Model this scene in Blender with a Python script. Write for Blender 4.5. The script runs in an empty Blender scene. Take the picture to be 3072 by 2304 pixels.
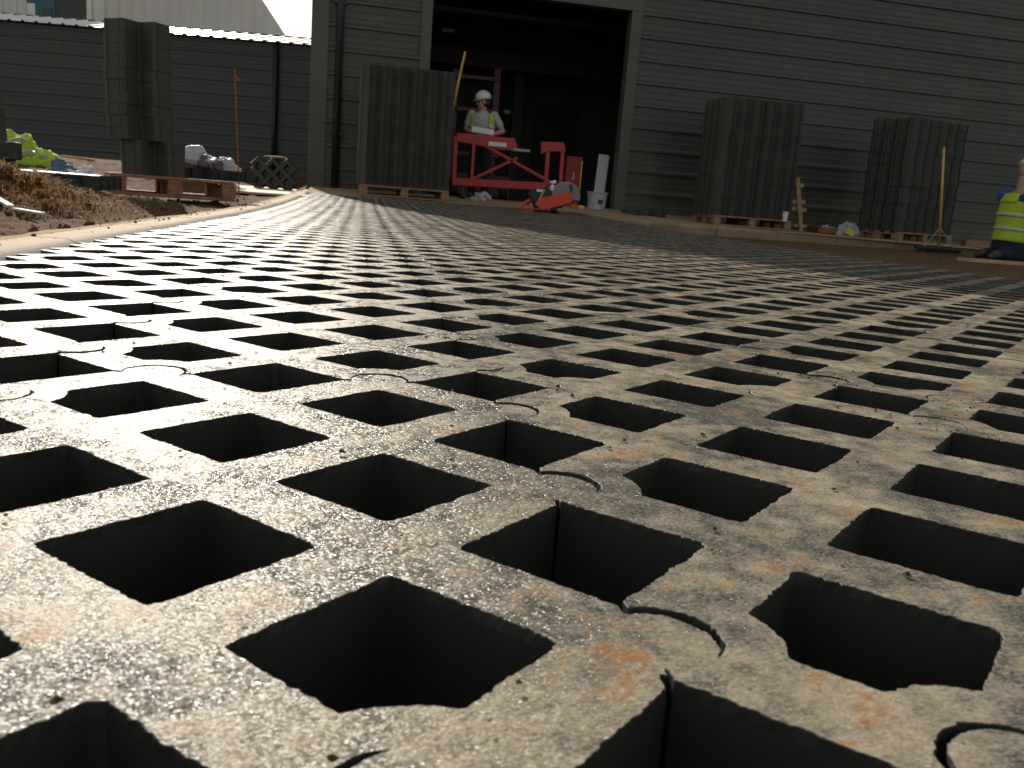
import bpy, bmesh, math, random
import numpy as np
from mathutils import Vector, Matrix, noise as mnoise
from mathutils.geometry import delaunay_2d_cdt
random.seed(7); rng = np.random.default_rng(7)
SC = bpy.context.scene
COL = SC.collection
R = math.radians

# ------------------------------------------------------------------ camera
CAM = Vector((-0.0229, -0.3218, 0.1720))
YAW, PITCH, ROLL = -0.1785, 0.2043, 0.0783
cd = bpy.data.cameras.new('camera'); cam = bpy.data.objects.new('camera', cd); COL.objects.link(cam)
fw = Vector((-math.sin(YAW)*math.cos(PITCH), math.cos(YAW)*math.cos(PITCH), -math.sin(PITCH)))
rt0 = Vector((math.cos(YAW), math.sin(YAW), 0)); up0 = rt0.cross(fw)
rt = math.cos(ROLL)*rt0 + math.sin(ROLL)*up0
up = -math.sin(ROLL)*rt0 + math.cos(ROLL)*up0
cam.matrix_world = Matrix(((rt.x, up.x, -fw.x, CAM.x), (rt.y, up.y, -fw.y, CAM.y), (rt.z, up.z, -fw.z, CAM.z), (0, 0, 0, 1)))
cd.sensor_width = 36.0; cd.lens = 2681.84/3072*36.0
cd.clip_start = 0.01; cd.clip_end = 1200
cd.dof.use_dof = True; cd.dof.focus_distance = 1.0; cd.dof.aperture_fstop = 22.0
SC.camera = cam

# ------------------------------------------------------------------ sky and sun
SUN_AZ, SUN_EL = R(13.3), R(27)          # the sun stands behind the warehouse, 13 degrees left of +Y
sdir = Vector((-math.sin(SUN_AZ)*math.cos(SUN_EL), math.cos(SUN_AZ)*math.cos(SUN_EL), math.sin(SUN_EL)))
W = bpy.data.worlds.new('World'); SC.world = W; W.use_nodes = True
wn = W.node_tree.nodes; wl = W.node_tree.links; wn.clear()
wo = wn.new('ShaderNodeOutputWorld'); bg = wn.new('ShaderNodeBackground'); bg.inputs['Strength'].default_value = 0.05
sky = wn.new('ShaderNodeTexSky'); sky.sky_type = 'NISHITA'; sky.sun_disc = False
sky.sun_elevation = SUN_EL; sky.sun_rotation = -SUN_AZ; sky.air_density = 1.0; sky.dust_density = 1.5
tc = wn.new('ShaderNodeTexCoord'); mp = wn.new('ShaderNodeMapping'); mp.inputs['Scale'].default_value = (2.2, 2.2, 4.5)
cn = wn.new('ShaderNodeTexNoise'); cn.inputs['Scale'].default_value = 1.7; cn.inputs['Detail'].default_value = 8; cn.inputs['Roughness'].default_value = 0.58
cr = wn.new('ShaderNodeValToRGB'); cr.color_ramp.elements[0].position = 0.30; cr.color_ramp.elements[1].position = 0.52
cmx = wn.new('ShaderNodeMix'); cmx.data_type = 'RGBA'
cld = wn.new('ShaderNodeVectorMath'); cld.operation = 'MULTIPLY_ADD'          # clouds: lit by the sky around them, brighter towards the sun
cld.inputs[1].default_value = (1.05, 1.02, .92); cld.inputs[2].default_value = (6.2, 6.1, 5.6)
wl.new(sky.outputs['Color'], cld.inputs[0]); wl.new(cld.outputs[0], cmx.inputs['B'])
wl.new(tc.outputs['Generated'], mp.inputs['Vector']); wl.new(mp.outputs['Vector'], cn.inputs['Vector'])
wl.new(cn.outputs['Fac'], cr.inputs['Fac']); wl.new(cr.outputs['Color'], cmx.inputs['Factor'])
wl.new(sky.outputs['Color'], cmx.inputs['A']); wl.new(cmx.outputs['Result'], bg.inputs['Color']); wl.new(bg.outputs['Background'], wo.inputs['Surface'])
sl = bpy.data.lights.new('sun', 'SUN'); sl.energy = 5.0; sl.angle = R(0.55); sl.color = (1.0, 0.93, 0.80)
so = bpy.data.objects.new('sun', sl); COL.objects.link(so); so.rotation_euler = sdir.to_track_quat('Z', 'Y').to_euler()
vs = SC.view_settings; vs.view_transform = 'Standard'; vs.look = 'None'; vs.exposure = 0.28; vs.gamma = 1.0; vs.use_curve_mapping = False
SC.cycles.use_denoising = True

# ------------------------------------------------------------------ helpers
def link(o, parent=None):
    COL.objects.link(o)
    if parent is not None: o.parent = parent
    return o
def tag(o, label=None, cat=None, group=None, kind=None):
    if label: o['label'] = label
    if cat: o['category'] = cat
    if group: o['group'] = group
    if kind: o['kind'] = kind
    return o
def empty(name, loc=(0, 0, 0), rz=0.0, parent=None):
    o = bpy.data.objects.new(name, None); o.empty_display_size = 0.1
    o.location = loc; o.rotation_euler = (0, 0, rz)
    return link(o, parent)
class MB:
    def __init__(s): s.v = []; s.f = []
    def add(s, vs_, fs):
        n = len(s.v); s.v += [tuple(v) for v in vs_]; s.f += [tuple(i+n for i in f) for f in fs]; return s
    def box(s, c, d, M=None):
        x, y, z = d[0]/2, d[1]/2, d[2]/2
        p = [Vector((a*x, b*y, e*z)) for a in (-1, 1) for b in (-1, 1) for e in (-1, 1)]
        if M is not None: p = [M @ q for q in p]
        p = [q + Vector(c) for q in p]
        return s.add(p, [(0, 1, 3, 2), (4, 6, 7, 5), (0, 4, 5, 1), (2, 3, 7, 6), (0, 2, 6, 4), (1, 5, 7, 3)])
    def bar(s, a, b, w, h=None, upv=(0, 0, 1)):
        a, b = Vector(a), Vector(b); d = b-a; L = d.length; d.normalize(); h = h or w
        u = Vector(upv)
        if abs(d.dot(u)) > .98: u = Vector((0, 1, 0))
        r_ = d.cross(u).normalized(); u = r_.cross(d)
        M = Matrix((r_, u, d)).transposed()
        return s.box((a+b)/2, (w, h, L), M)
    def tube(s, pts, rad, n=10, cap=True):
        pts = [Vector(p) for p in pts]; m = len(pts)
        if not hasattr(rad, '__len__'): rad = [rad]*m
        vs_, fs = [], []; u = None
        for i, p in enumerate(pts):
            d = (pts[min(i+1, m-1)] - pts[max(i-1, 0)]).normalized()
            if u is None:
                u = d.orthogonal().normalized()
            else:
                u = (u - d*u.dot(d)).normalized()
            w = d.cross(u)
            for k in range(n):
                a = 2*math.pi*k/n; vs_.append(p + (u*math.cos(a) + w*math.sin(a))*rad[i])
        for i in range(m-1):
            for k in range(n):
                fs.append((i*n+k, i*n+(k+1) % n, (i+1)*n+(k+1) % n, (i+1)*n+k))
        if cap: fs += [tuple(range(n-1, -1, -1)), tuple((m-1)*n+k for k in range(n))]
        return s.add(vs_, fs)
    def loft(s, rings, cap=True):
        n = len(rings[0]); m = len(rings); vs_ = [p for r_ in rings for p in r_]; fs = []
        for i in range(m-1):
            for k in range(n): fs.append((i*n+k, i*n+(k+1) % n, (i+1)*n+(k+1) % n, (i+1)*n+k))
        if cap: fs += [tuple(range(n-1, -1, -1)), tuple((m-1)*n+k for k in range(n))]
        return s.add(vs_, fs)
    def lathe(s, prof, c=(0, 0, 0), n=20, M=None):
        rings = []
        for r_, z in prof:
            q = [Vector((r_*math.cos(2*math.pi*k/n), r_*math.sin(2*math.pi*k/n), z)) for k in range(n)]
            if M is not None: q = [M @ a for a in q]
            rings.append([a + Vector(c) for a in q])
        return s.loft(rings)
    def ell(s, c, r_, n=14, m=9, M=None):
        rings = []
        for j in range(m+1):
            t = math.pi*(j+0.02 if j == 0 else (j-0.02 if j == m else j))/m
            q = [Vector((r_[0]*math.sin(t)*math.cos(2*math.pi*k/n), r_[1]*math.sin(t)*math.sin(2*math.pi*k/n), -r_[2]*math.cos(t))) for k in range(n)]
            if M is not None: q = [M @ a for a in q]
            rings.append([a + Vector(c) for a in q])
        return s.loft(rings)
    def prism(s, poly, d0, d1, fn):
        n = len(poly); vs_ = [fn(a, b, d0) for a, b in poly] + [fn(a, b, d1) for a, b in poly]
        fs = [tuple(range(n-1, -1, -1)), tuple(range(n, 2*n))] + [(i, (i+1) % n, n+(i+1) % n, n+i) for i in range(n)]
        return s.add(vs_, fs)
    def mesh(s, name='mesh', smooth=False):
        me = bpy.data.meshes.new(name); me.from_pydata([tuple(v) for v in s.v], [], s.f)
        bm = bmesh.new(); bm.from_mesh(me); bmesh.ops.recalc_face_normals(bm, faces=bm.faces); bm.to_mesh(me); bm.free()
        if smooth: me.polygons.foreach_set('use_smooth', [True]*len(me.polygons))
        return me
    def build(s, name, mat, parent=None, smooth=False, bevel=0.0, sub=0, remesh=0.0):
        me = s.mesh(name, smooth); me.materials.append(mat)
        o = link(bpy.data.objects.new(name, me), parent)
        if remesh:
            m = o.modifiers.new('remesh', 'REMESH'); m.mode = 'VOXEL'; m.voxel_size = remesh; m.use_smooth_shade = True
            m2 = o.modifiers.new('smooth', 'SMOOTH'); m2.iterations = 6; m2.factor = 0.5
        if bevel:
            m = o.modifiers.new('bevel', 'BEVEL'); m.width = bevel; m.segments = 2; m.limit_method = 'ANGLE'
        if sub:
            m = o.modifiers.new('sub', 'SUBSURF'); m.levels = sub; m.render_levels = sub
        return o
def copy_tree(o, parent=None):
    c = o.copy(); COL.objects.link(c); c.parent = parent
    for ch in list(o.children): copy_tree(ch, c)
    return c

# ------------------------------------------------------------------ materials
class NT:
    def __init__(s, name):
        s.m = bpy.data.materials.new(name); s.m.use_nodes = True; s.t = s.m.node_tree; s.n = s.t.nodes; s.l = s.t.links
        s.b = s.n['Principled BSDF']
    def node(s, t, **k):
        n = s.n.new(t)
        for a, b in k.items(): setattr(n, a, b)
        return n
    def put(s, v, sock):
        if hasattr(v, 'is_output') or isinstance(v, bpy.types.NodeSocket): s.l.new(v, sock)
        else:
            if isinstance(v, tuple) and len(v) == 3 and sock.type == 'RGBA': v = v + (1,)
            sock.default_value = v
    def pos(s, obj=False):
        return s.node('ShaderNodeTexCoord').outputs['Object'] if obj else s.node('ShaderNodeNewGeometry').outputs['Position']
    def scale(s, vec, sc, rot=(0, 0, 0)):
        m = s.node('ShaderNodeMapping'); s.l.new(vec, m.inputs['Vector']); m.inputs['Scale'].default_value = sc; m.inputs['Rotation'].default_value = rot; return m.outputs['Vector']
    def noise(s, vec, sc, det=4, rough=.55, dist=0):
        n = s.node('ShaderNodeTexNoise'); s.l.new(vec, n.inputs['Vector']); n.inputs['Scale'].default_value = sc
        n.inputs['Detail'].default_value = det; n.inputs['Roughness'].default_value = rough; n.inputs['Distortion'].default_value = dist; return n.outputs['Fac']
    def voro(s, vec, sc, out='Distance'):
        n = s.node('ShaderNodeTexVoronoi'); s.l.new(vec, n.inputs['Vector']); n.inputs['Scale'].default_value = sc; return n.outputs[out]
    def ramp(s, f, a, b, ca=(0, 0, 0), cb=(1, 1, 1)):
        n = s.node('ShaderNodeValToRGB'); s.l.new(f, n.inputs['Fac']); e = n.color_ramp.elements
        e[0].position = a; e[1].position = b; e[0].color = ca+(1,); e[1].color = cb+(1,); return n.outputs['Color']
    def mix(s, f, a, b, mode='MIX'):
        n = s.node('ShaderNodeMix'); n.data_type = 'RGBA'; n.blend_type = mode
        s.put(f, n.inputs['Factor']); s.put(a, n.inputs['A']); s.put(b, n.inputs['B']); return n.outputs['Result']
    def math(s, op, a, b=0.0):
        n = s.node('ShaderNodeMath', operation=op); s.put(a, n.inputs[0]); s.put(b, n.inputs[1]); return n.outputs[0]
    def bump(s, h, st=.4, d=.01, prev=None):
        n = s.node('ShaderNodeBump'); n.inputs['Strength'].default_value = st; n.inputs['Distance'].default_value = d
        s.l.new(h, n.inputs['Height'])
        if prev is not None: s.l.new(prev, n.inputs['Normal'])
        return n.outputs['Normal']
    def out(s, col=None, rough=None, nrm=None, metal=0.0, spec=None):
        if col is not None: s.put(col, s.b.inputs['Base Color'])
        if rough is not None: s.put(rough, s.b.inputs['Roughness'])
        if nrm is not None: s.put(nrm, s.b.inputs['Normal'])
        s.b.inputs['Metallic'].default_value = metal
        if spec is not None: s.b.inputs['Specular IOR Level'].default_value = spec
        return s.m
def plain(name, col, rough=.6, var=.25, sc=8, bump=.15, bsc=60, bd=.003, metal=0, spec=None, dirt=None, obj=False):
    t = NT(name); p = t.pos(obj); n1 = t.noise(p, sc, 5)
    lo = tuple(c*(1-var) for c in col); hi = tuple(min(1, c*(1+var)) for c in col)
    c = t.mix(t.ramp(n1, .3, .7), lo, hi)
    if dirt: c = t.mix(t.ramp(t.noise(p, sc*1.7, 6, .65), .5, .72), c, dirt)
    return t.out(c, t.math('ADD', t.math('MULTIPLY', n1, .2), rough-.1), t.bump(t.noise(p, bsc, 4), bump, bd), metal, spec)

def paver_mat():
    t = NT('recycled_plastic_paver'); p = t.pos()
    n_big = t.noise(p, 8, 4, .62); n_mid = t.noise(p, 46, 4, .68)
    fib = t.noise(t.scale(p, (420, 900, 420), (0, 0, .7)), 1, 2, .6, .6)
    vor = t.node('ShaderNodeTexVoronoi'); t.l.new(t.scale(p, (1, 1.7, 1), (0, 0, .5)), vor.inputs['Vector']); vor.inputs['Scale'].default_value = 760; vor.inputs['Randomness'].default_value = 1
    vor2 = t.node('ShaderNodeTexVoronoi'); t.l.new(p, vor2.inputs['Vector']); vor2.inputs['Scale'].default_value = 165
    base = t.mix(t.ramp(n_mid, .35, .68), (.050, .048, .043), (.13, .122, .105))
    worn = t.mix(t.math('MULTIPLY', t.ramp(fib, .40, .70), .8), base, (.34, .315, .26))
    dust = t.mix(fib, (.27, .222, .156), (.54, .45, .325))
    dmask = t.ramp(t.math('ADD', t.math('MULTIPLY', n_big, .58), t.math('MULTIPLY', n_mid, .42)), .43, .60)
    c = t.mix(t.math('MULTIPLY', dmask, .85), worn, dust)
    soil = t.ramp(t.math('ADD', t.math('MULTIPLY', t.noise(p, 17, 4, .7), .55), t.math('MULTIPLY', n_mid, .45)), .545, .62)
    c = t.mix(t.math('MULTIPLY', soil, .9), c, (.30, .15, .060))
    pits = t.ramp(vor2.outputs['Distance'], .05, .22, (1, 1, 1), (0, 0, 0))
    c = t.mix(t.math('MULTIPLY', t.math('MULTIPLY', pits, t.ramp(n_mid, .45, .55)), .8), c, (.018, .014, .010))
    c = t.mix(t.math('MULTIPLY', t.ramp(vor.outputs['Color'], .15, .85), .45), c, t.mix(1.0, c, (.28, .27, .25), 'MULTIPLY'))
    # coarse relief by bump, fine facets by scattering the normal per grain
    h = t.math('ADD', t.math('MULTIPLY', n_mid, 1.0), t.math('MULTIPLY', fib, .28))
    nr = t.bump(h, .42, .0045)
    def vm(op, x, y=None):
        n = t.node('ShaderNodeVectorMath', operation=op); t.put(x, n.inputs[0])
        if y is not None: t.put(y, n.inputs[1])
        return n.outputs[0]
    amp = t.math('ADD', t.math('MULTIPLY', t.math('SUBTRACT', 1.0, dmask), .42), .28)
    r1 = vm('SUBTRACT', vor.outputs['Color'], (.5, .5, .5)); sc = t.node('ShaderNodeVectorMath', operation='SCALE'); t.l.new(r1, sc.inputs[0]); t.l.new(amp, sc.inputs['Scale'])
    nn = vm('NORMALIZE', vm('ADD', nr, sc.outputs[0]))
    rgh = t.math('ADD', t.math('MULTIPLY', dmask, .26), t.math('ADD', t.math('MULTIPLY', fib, .10), .15))
    return t.out(c, rgh, nn, 0, .115)
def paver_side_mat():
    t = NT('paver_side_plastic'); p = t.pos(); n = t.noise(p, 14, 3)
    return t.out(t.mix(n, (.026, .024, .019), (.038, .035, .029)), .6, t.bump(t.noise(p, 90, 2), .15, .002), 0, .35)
def wood_mat(name, a, b, rough=.75):
    t = NT(name); p = t.pos(True)
    g = t.noise(t.scale(p, (3, 40, 40)), 1, 5, .6, 1.0); n2 = t.noise(p, 9, 4)
    c = t.mix(t.ramp(g, .3, .7), a, b); c = t.mix(t.math('MULTIPLY', t.ramp(n2, .5, .75), .6), c, tuple(x*.35 for x in a))
    return t.out(c, rough, t.bump(g, .3, .003))
def soil_mat(name, a, b, c3, bsc=40, bd=.03):
    t = NT(name); p = t.pos(); n1 = t.noise(p, 2.5, 7, .65); n2 = t.noise(p, 22, 6, .7); v = t.voro(p, 30)
    c = t.mix(t.ramp(n1, .35, .65), a, b); c = t.mix(t.math('MULTIPLY', t.ramp(n2, .5, .68), .8), c, c3)
    h = t.math('ADD', t.math('MULTIPLY', n2, 1.0), t.math('MULTIPLY', t.noise(p, bsc*3, 4, .7), .4))
    return t.out(c, .95, t.bump(h, .8, bd), 0, .2)
def clad_mat(name, col, rough=.42):
    t = NT(name); p = t.pos(); n1 = t.noise(t.scale(p, (.5, .5, 2.2)), 1, 6, .6); n2 = t.noise(t.scale(p, (6, 6, .7)), 1, 5, .6)
    c = t.mix(t.ramp(n1, .3, .7), tuple(x*.86 for x in col), tuple(x*1.12 for x in col))
    c = t.mix(t.math('MULTIPLY', t.ramp(n2, .52, .8), .25), c, (.16, .13, .09))
    sx = t.node('ShaderNodeSeparateXYZ'); t.l.new(p, sx.inputs['Vector'])          # mud splashed up from the yard
    sp = t.math('MULTIPLY', t.ramp(sx.outputs['Z'], .02, .75, (1, 1, 1), (0, 0, 0)), t.ramp(t.noise(t.scale(p, (3, 3, 1.2)), 2.2, 6, .7), .42, .66))
    c = t.mix(t.math('MULTIPLY', sp, .5), c, (.13, .09, .052))
    dn = t.noise(t.scale(p, (1.1, 1.1, .8)), 1, 3)
    return t.out(c, t.math('ADD', t.math('MULTIPLY', n2, .25), rough-.1), t.bump(dn, .12, .06))
M = {}
M['paver'] = paver_mat(); M['paver_side'] = paver_side_mat()
M['stack'] = plain('stacked_paver_plastic', (.040, .038, .031), .6, .3, 5, .3, 90, .003, dirt=(.060, .048, .031))
M['clad'] = clad_mat('grey_green_cladding', (.058, .060, .048))
M['clad_far'] = clad_mat('shed_cladding', (.052, .060, .050))
M['flash'] = clad_mat('flashing', (.078, .079, .062), .5)
M['roofsheet'] = plain('pale_roof_sheet', (.76, .75, .72), .34, .1, 2, .05, 20, .003, metal=0.0)
M['blackplastic'] = plain('black_plastic', (.012, .012, .013), .4, .2)
M['rubber'] = plain('dark_rubber', (.02, .02, .021), .6, .3)
M['steel'] = plain('dull_steel', (.35, .35, .34), .42, .2, 12, .1, 80, .002, metal=.7)
M['wood'] = wood_mat('pallet_wood', (.25, .125, .06), (.38, .22, .115))
M['wood_red'] = wood_mat('reddish_pallet_wood', (.26, .105, .042), (.37, .17, .075))
M['wood_pale'] = wood_mat('sawn_timber', (.42, .25, .125), (.55, .36, .20))
M['ply'] = plain('sandy_board', (.46, .35, .22), .8, .2, 5, .3, 60, .004)
M['soil'] = soil_mat('brown_soil', (.058, .026, .009), (.125, .058, .020), (.20, .10, .037))
M['bed'] = soil_mat('damp_sand_bed', (.095, .050, .022), (.135, .074, .034), (.11, .058, .026), 25, .008)
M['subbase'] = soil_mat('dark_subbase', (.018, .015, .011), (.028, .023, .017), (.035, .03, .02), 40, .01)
M['sand'] = soil_mat('spilt_sand', (.30, .20, .115), (.40, .28, .165), (.26, .165, .09), 30, .008)
M['ground'] = soil_mat('yard_ground', (.16, .11, .07), (.22, .16, .10), (.13, .09, .055))
def kerb_mat():
    t = NT('kerb_concrete'); p = t.pos(); n1 = t.noise(p, 6, 6, .6); n2 = t.noise(p, 120, 4, .7)
    c = t.mix(t.ramp(n2, .3, .7), (.13, .125, .115), (.22, .21, .19))
    g = t.node('ShaderNodeNewGeometry'); sx = t.node('ShaderNodeSeparateXYZ'); t.l.new(g.outputs['True Normal'], sx.inputs['Vector'])
    sand = t.mix(n1, (.30, .20, .115), (.40, .275, .165))
    m = t.math('MULTIPLY', t.ramp(sx.outputs['Z'], .80, .97), t.ramp(n1, .22, .4))
    c = t.mix(m, c, sand); c = t.mix(t.math('MULTIPLY', t.ramp(t.noise(p, 45, 4, .7), .64, .70), .8), c, (.06, .035, .02))
    return t.out(c, .85, t.bump(n2, .4, .003))
M['kerb'] = kerb_mat(); M['kerb_sandy'] = soil_mat('sand_stained_kerb', (.24, .165, .10), (.32, .23, .145), (.20, .13, .075), 40, .006)
M['red'] = plain('red_barrier_plastic', (.40, .020, .009), .38, .12, 4, .05, 30, .002, dirt=(.30, .03, .02))
M['darkred'] = plain('dark_red_paint', (.12, .010, .007), .45, .2)
M['orange'] = plain('orange_red_plastic', (.66, .050, .012), .35, .1, 10, .05)
M['white'] = plain('white_plastic', (.72, .71, .68), .5, .08, 10, .1)
M['board'] = plain('pinkish_white_board', (.52, .46, .45), .7, .06)
M['hivis'] = plain('hi_vis_lime_cloth', (.40, .53, .035), .8, .12, 20, .3, 120, .003)
M['silver'] = plain('reflective_tape', (.50, .49, .45), .35, .1, 20, .1)
M['skin'] = plain('skin', (.42, .22, .15), .55, .1, 30, .1)
M['hair'] = plain('dark_hair', (.03, .02, .015), .6)
M['helmet'] = plain('white_helmet', (.62, .61, .59), .32, .05, 10, .02)
M['shirt'] = plain('pale_grey_shirt', (.42, .37, .34), .85, .12, 14, .3, 40, .006)
M['blue'] = plain('blue_cotton', (.030, .085, .26), .85, .15, 14, .3, 40, .006)
M['navy'] = plain('navy_trousers', (.012, .015, .028), .9, .2, 14, .3, 40, .006)
M['boot'] = plain('brown_boot_leather', (.06, .035, .02), .6)
M['rust'] = plain('rusty_bar', (.34, .10, .03), .85, .35, 30, .5, 120, .002)
M['yellowwood'] = wood_mat('yellow_varnished_handle', (.52, .30, .07), (.62, .40, .12), .4)
M['bag'] = plain('white_plastic_bag', (.40, .375, .38), .4, .15, 12, .4, 30, .01)
M['purple'] = plain('purple_print', (.11, .05, .09), .5)
M['yellow'] = plain('yellow_card', (.75, .55, .02), .5)
M['bluegrey'] = plain('blue_grey_cloth', (.10, .14, .20), .8, .25, 12, .3, 40, .006)
M['cardboard'] = plain('red_brown_card', (.22, .085, .045), .8, .2)
M['greenpost'] = plain('weathered_green_post', (.035, .045, .025), .75, .4, 12, .4, 50, .006)
M['guard'] = plain('dusty_grey_guard', (.20, .20, .19), .55, .25, 14, .1, 60, .002)
M['casered'] = plain('worn_red_paint', (.26, .014, .008), .45, .25, 7, .1, 60, .002, dirt=(.16, .03, .02))
M['dark'] = plain('dark_interior_steel', (.05, .052, .05), .6, .2)
M['inwall'] = plain('interior_lining', (.11, .112, .10), .7, .15, 1.5)
M['infloor'] = plain('interior_slab', (.12, .105, .085), .8, .25, 2)
M['drygrass'] = plain('dry_grass', (.21, .115, .042), .8, .6, 5, .1)
def leafy(m, f=.5):
    t = m.node_tree; b = t.nodes['Principled BSDF']; o = t.nodes['Material Output']; tr = t.nodes.new('ShaderNodeBsdfTranslucent'); mx = t.nodes.new('ShaderNodeMixShader'); mx.inputs[0].default_value = f
    l = b.inputs['Base Color'].links
    if l: t.links.new(l[0].from_socket, tr.inputs['Color'])
    t.links.new(b.outputs[0], mx.inputs[1]); t.links.new(tr.outputs[0], mx.inputs[2]); t.links.new(mx.outputs[0], o.inputs['Surface']); return m
leafy(M['drygrass'])
M['greengrass'] = plain('green_weed', (.13, .17, .03), .7, .4, 10, .1)
M['clod'] = soil_mat('soil_clod', (.07, .036, .015), (.13, .07, .03), (.20, .12, .058), 60, .02)
M['palestone'] = plain('pale_litter', (.60, .54, .45), .7, .1)
M['gwall'] = plain('light_grey_sheeting', (.66, .63, .58), .55, .06, .6, .05, 3, .01)
M['teal'] = plain('teal_panel', (.02, .10, .13), .4, .1)
M['glass'] = plain('window_glass', (.02, .03, .035), .08, .1, spec=.6)
M['tinred'] = plain('red_tape', (.7, .03, .03), .5)

# ------------------------------------------------------------------ site levels
F_PX = 2681.84/3072*2212
def at(x, y, Y):
    """point of the site at depth Y that was surveyed at photo position x, y"""
    d = fw*F_PX + rt*(x-1106) - up*(y-829.5)
    return CAM + d*((Y-CAM.y)/d.y)
def zp(x, y): return -0.00647*y + 0.003745*x + 0.0019*max(0.0, y-4)**2      # paving surface
def zk(y): return zp(-.74, y)+.003                                        # kerb top
def fbm(x, y, s=1.0, o=5): return mnoise.fractal(Vector((x*s, y*s, 3.7)), 0.9, 2.0, o)
def sstep(a, b, x):
    t = min(1, max(0, (x-a)/(b-a))); return t*t*(3-2*t)
def zbank(x, y):
    z = -.06 + .30*sstep(8.5, 14, y)*sstep(-1.9, -2.9, x) + .32*sstep(15, 23, y)*(1-.6*sstep(-1.9, -2.9, x))
    z += .27*math.exp(-((x+2.15)/.78)**2 - ((y-3.9)/1.0)**2)
    z += .05*math.exp(-((x+1.75)/.35)**2 - ((y-3.6)/.5)**2)
    z += .43*math.exp(-((x+2.12)/.50)**2 - ((y-11.3)/.8)**2)
    k = sstep(-.93, -1.15, x)
    mo = math.exp(-((x+2.1)/1.0)**2 - ((y-3.8)/1.4)**2)
    n = fbm(x, y, 1.3)*.030 + abs(fbm(x+7, y, 4.5))*(.03+.05*mo) + fbm(x, y, 14, 3)*(.010+.016*mo)
    flat = sstep(.25, .5, abs(x+1.6)/1.2 + abs(y-6.6)/1.6)
    return z*k + (zk(y)-.035)*(1-k) + n*(.35+.65*k)*(.4+.6*flat)
FL = .128                                                                  # warehouse floor level
def zapron(x, y): return .042 + .054*(y-12)*(1-.75*sstep(4.2, 6.5, x)) - .0115*max(0, x-3.0)
def zbed(x, y): return -.085 - .003*y + .010*fbm(x, y, 1.5) + .006*fbm(x+4, y, 5)
def grid(name, mat, xs, ys, fz, kind='structure', smooth=True):
    xs, ys = list(xs), list(ys); v = [(x, y, fz(x, y)) for y in ys for x in xs]; n = len(xs)
    f = [(j*n+i, j*n+i+1, (j+1)*n+i+1, (j+1)*n+i) for j in range(len(ys)-1) for i in range(n-1)]
    me = bpy.data.meshes.new(name); me.from_pydata(v, [], f); me.materials.append(mat)
    if smooth: me.polygons.foreach_set('use_smooth', [True]*len(f))
    o = link(bpy.data.objects.new(name, me)); tag(o, kind=kind); return o
def lin(a, b, st): return np.linspace(a, b, max(2, int(round((b-a)/st))+1))

grid('ground', M['ground'], [-400, -60, -20, 0, 20, 60, 400], [-300, -20, 0, 30, 60, 150, 600], lambda x, y: -.32)
grid('soil_bank', M['soil'], np.concatenate([lin(-14, -5, .3)[:-1], lin(-5, -.90, .03)]), np.concatenate([lin(-1, 1, .2)[:-1], lin(1, 9, .035)[:-1], lin(9, 14, .07)[:-1], lin(14, 25, .3)]), zbank)
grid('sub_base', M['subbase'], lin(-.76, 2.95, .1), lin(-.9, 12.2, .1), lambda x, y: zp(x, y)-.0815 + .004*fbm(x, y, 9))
grid('sand_bed', M['bed'], lin(2.88, 13, .06), lin(-.9, 11.9, .06), zbed)
grid('sand_apron', M['sand'], lin(-.76, 13, .08), lin(11.50, 13.76, .06), lambda x, y: (zapron(x, y) + .006*fbm(x, y, 3)) if y > 11.9 else ((zp(x, y)-.085 if x < 2.93 else zapron(x, y)-.004)))
grid('kerb_haunch', M['sand'], lin(-1.1, -.80, .03), lin(-1, 12.6, .06), lambda x, y: zk(y)-.004 + .004*fbm(x, y, 5) - .09*sstep(-.90, -1.05, x))

# ------------------------------------------------------------------ lattice paving
U = 0.1; R0 = 0.66; TH = 0.08
def side_pts(Ln, tab, seg):
    """points along one panel edge: (along, outward)"""
    pts = [(R0, 0.0)]; c = .06
    for k in range(1, Ln, 2):
        if tab:
            r_ = .262; a0 = math.pi+math.asin(c/r_); a1 = -math.asin(c/r_)
            pts += [(k + r_*math.cos(a0+(a1-a0)*i/seg), c + r_*math.sin(a0+(a1-a0)*i/seg)) for i in range(seg+1)]
        else:
            r_ = .265; a0 = math.pi+math.asin(c/r_); a1 = -math.asin(c/r_)
            # socket: arc sunk into the panel (neighbouring tab sticks in)
            pts += [(k + r_*math.cos(a0+(a1-a0)*i/seg), -c - r_*math.sin(a0+(a1-a0)*i/seg)) for i in range(seg+1)]
        pts.append((k+1-R0, 0.0))
        if k+2 < Ln: pts += [(k+1-.03, -R0+.03), (k+1+.03, -R0+.03), (k+1+R0, 0.0)]
    return pts
def tab_fix(pts): return pts
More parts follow.
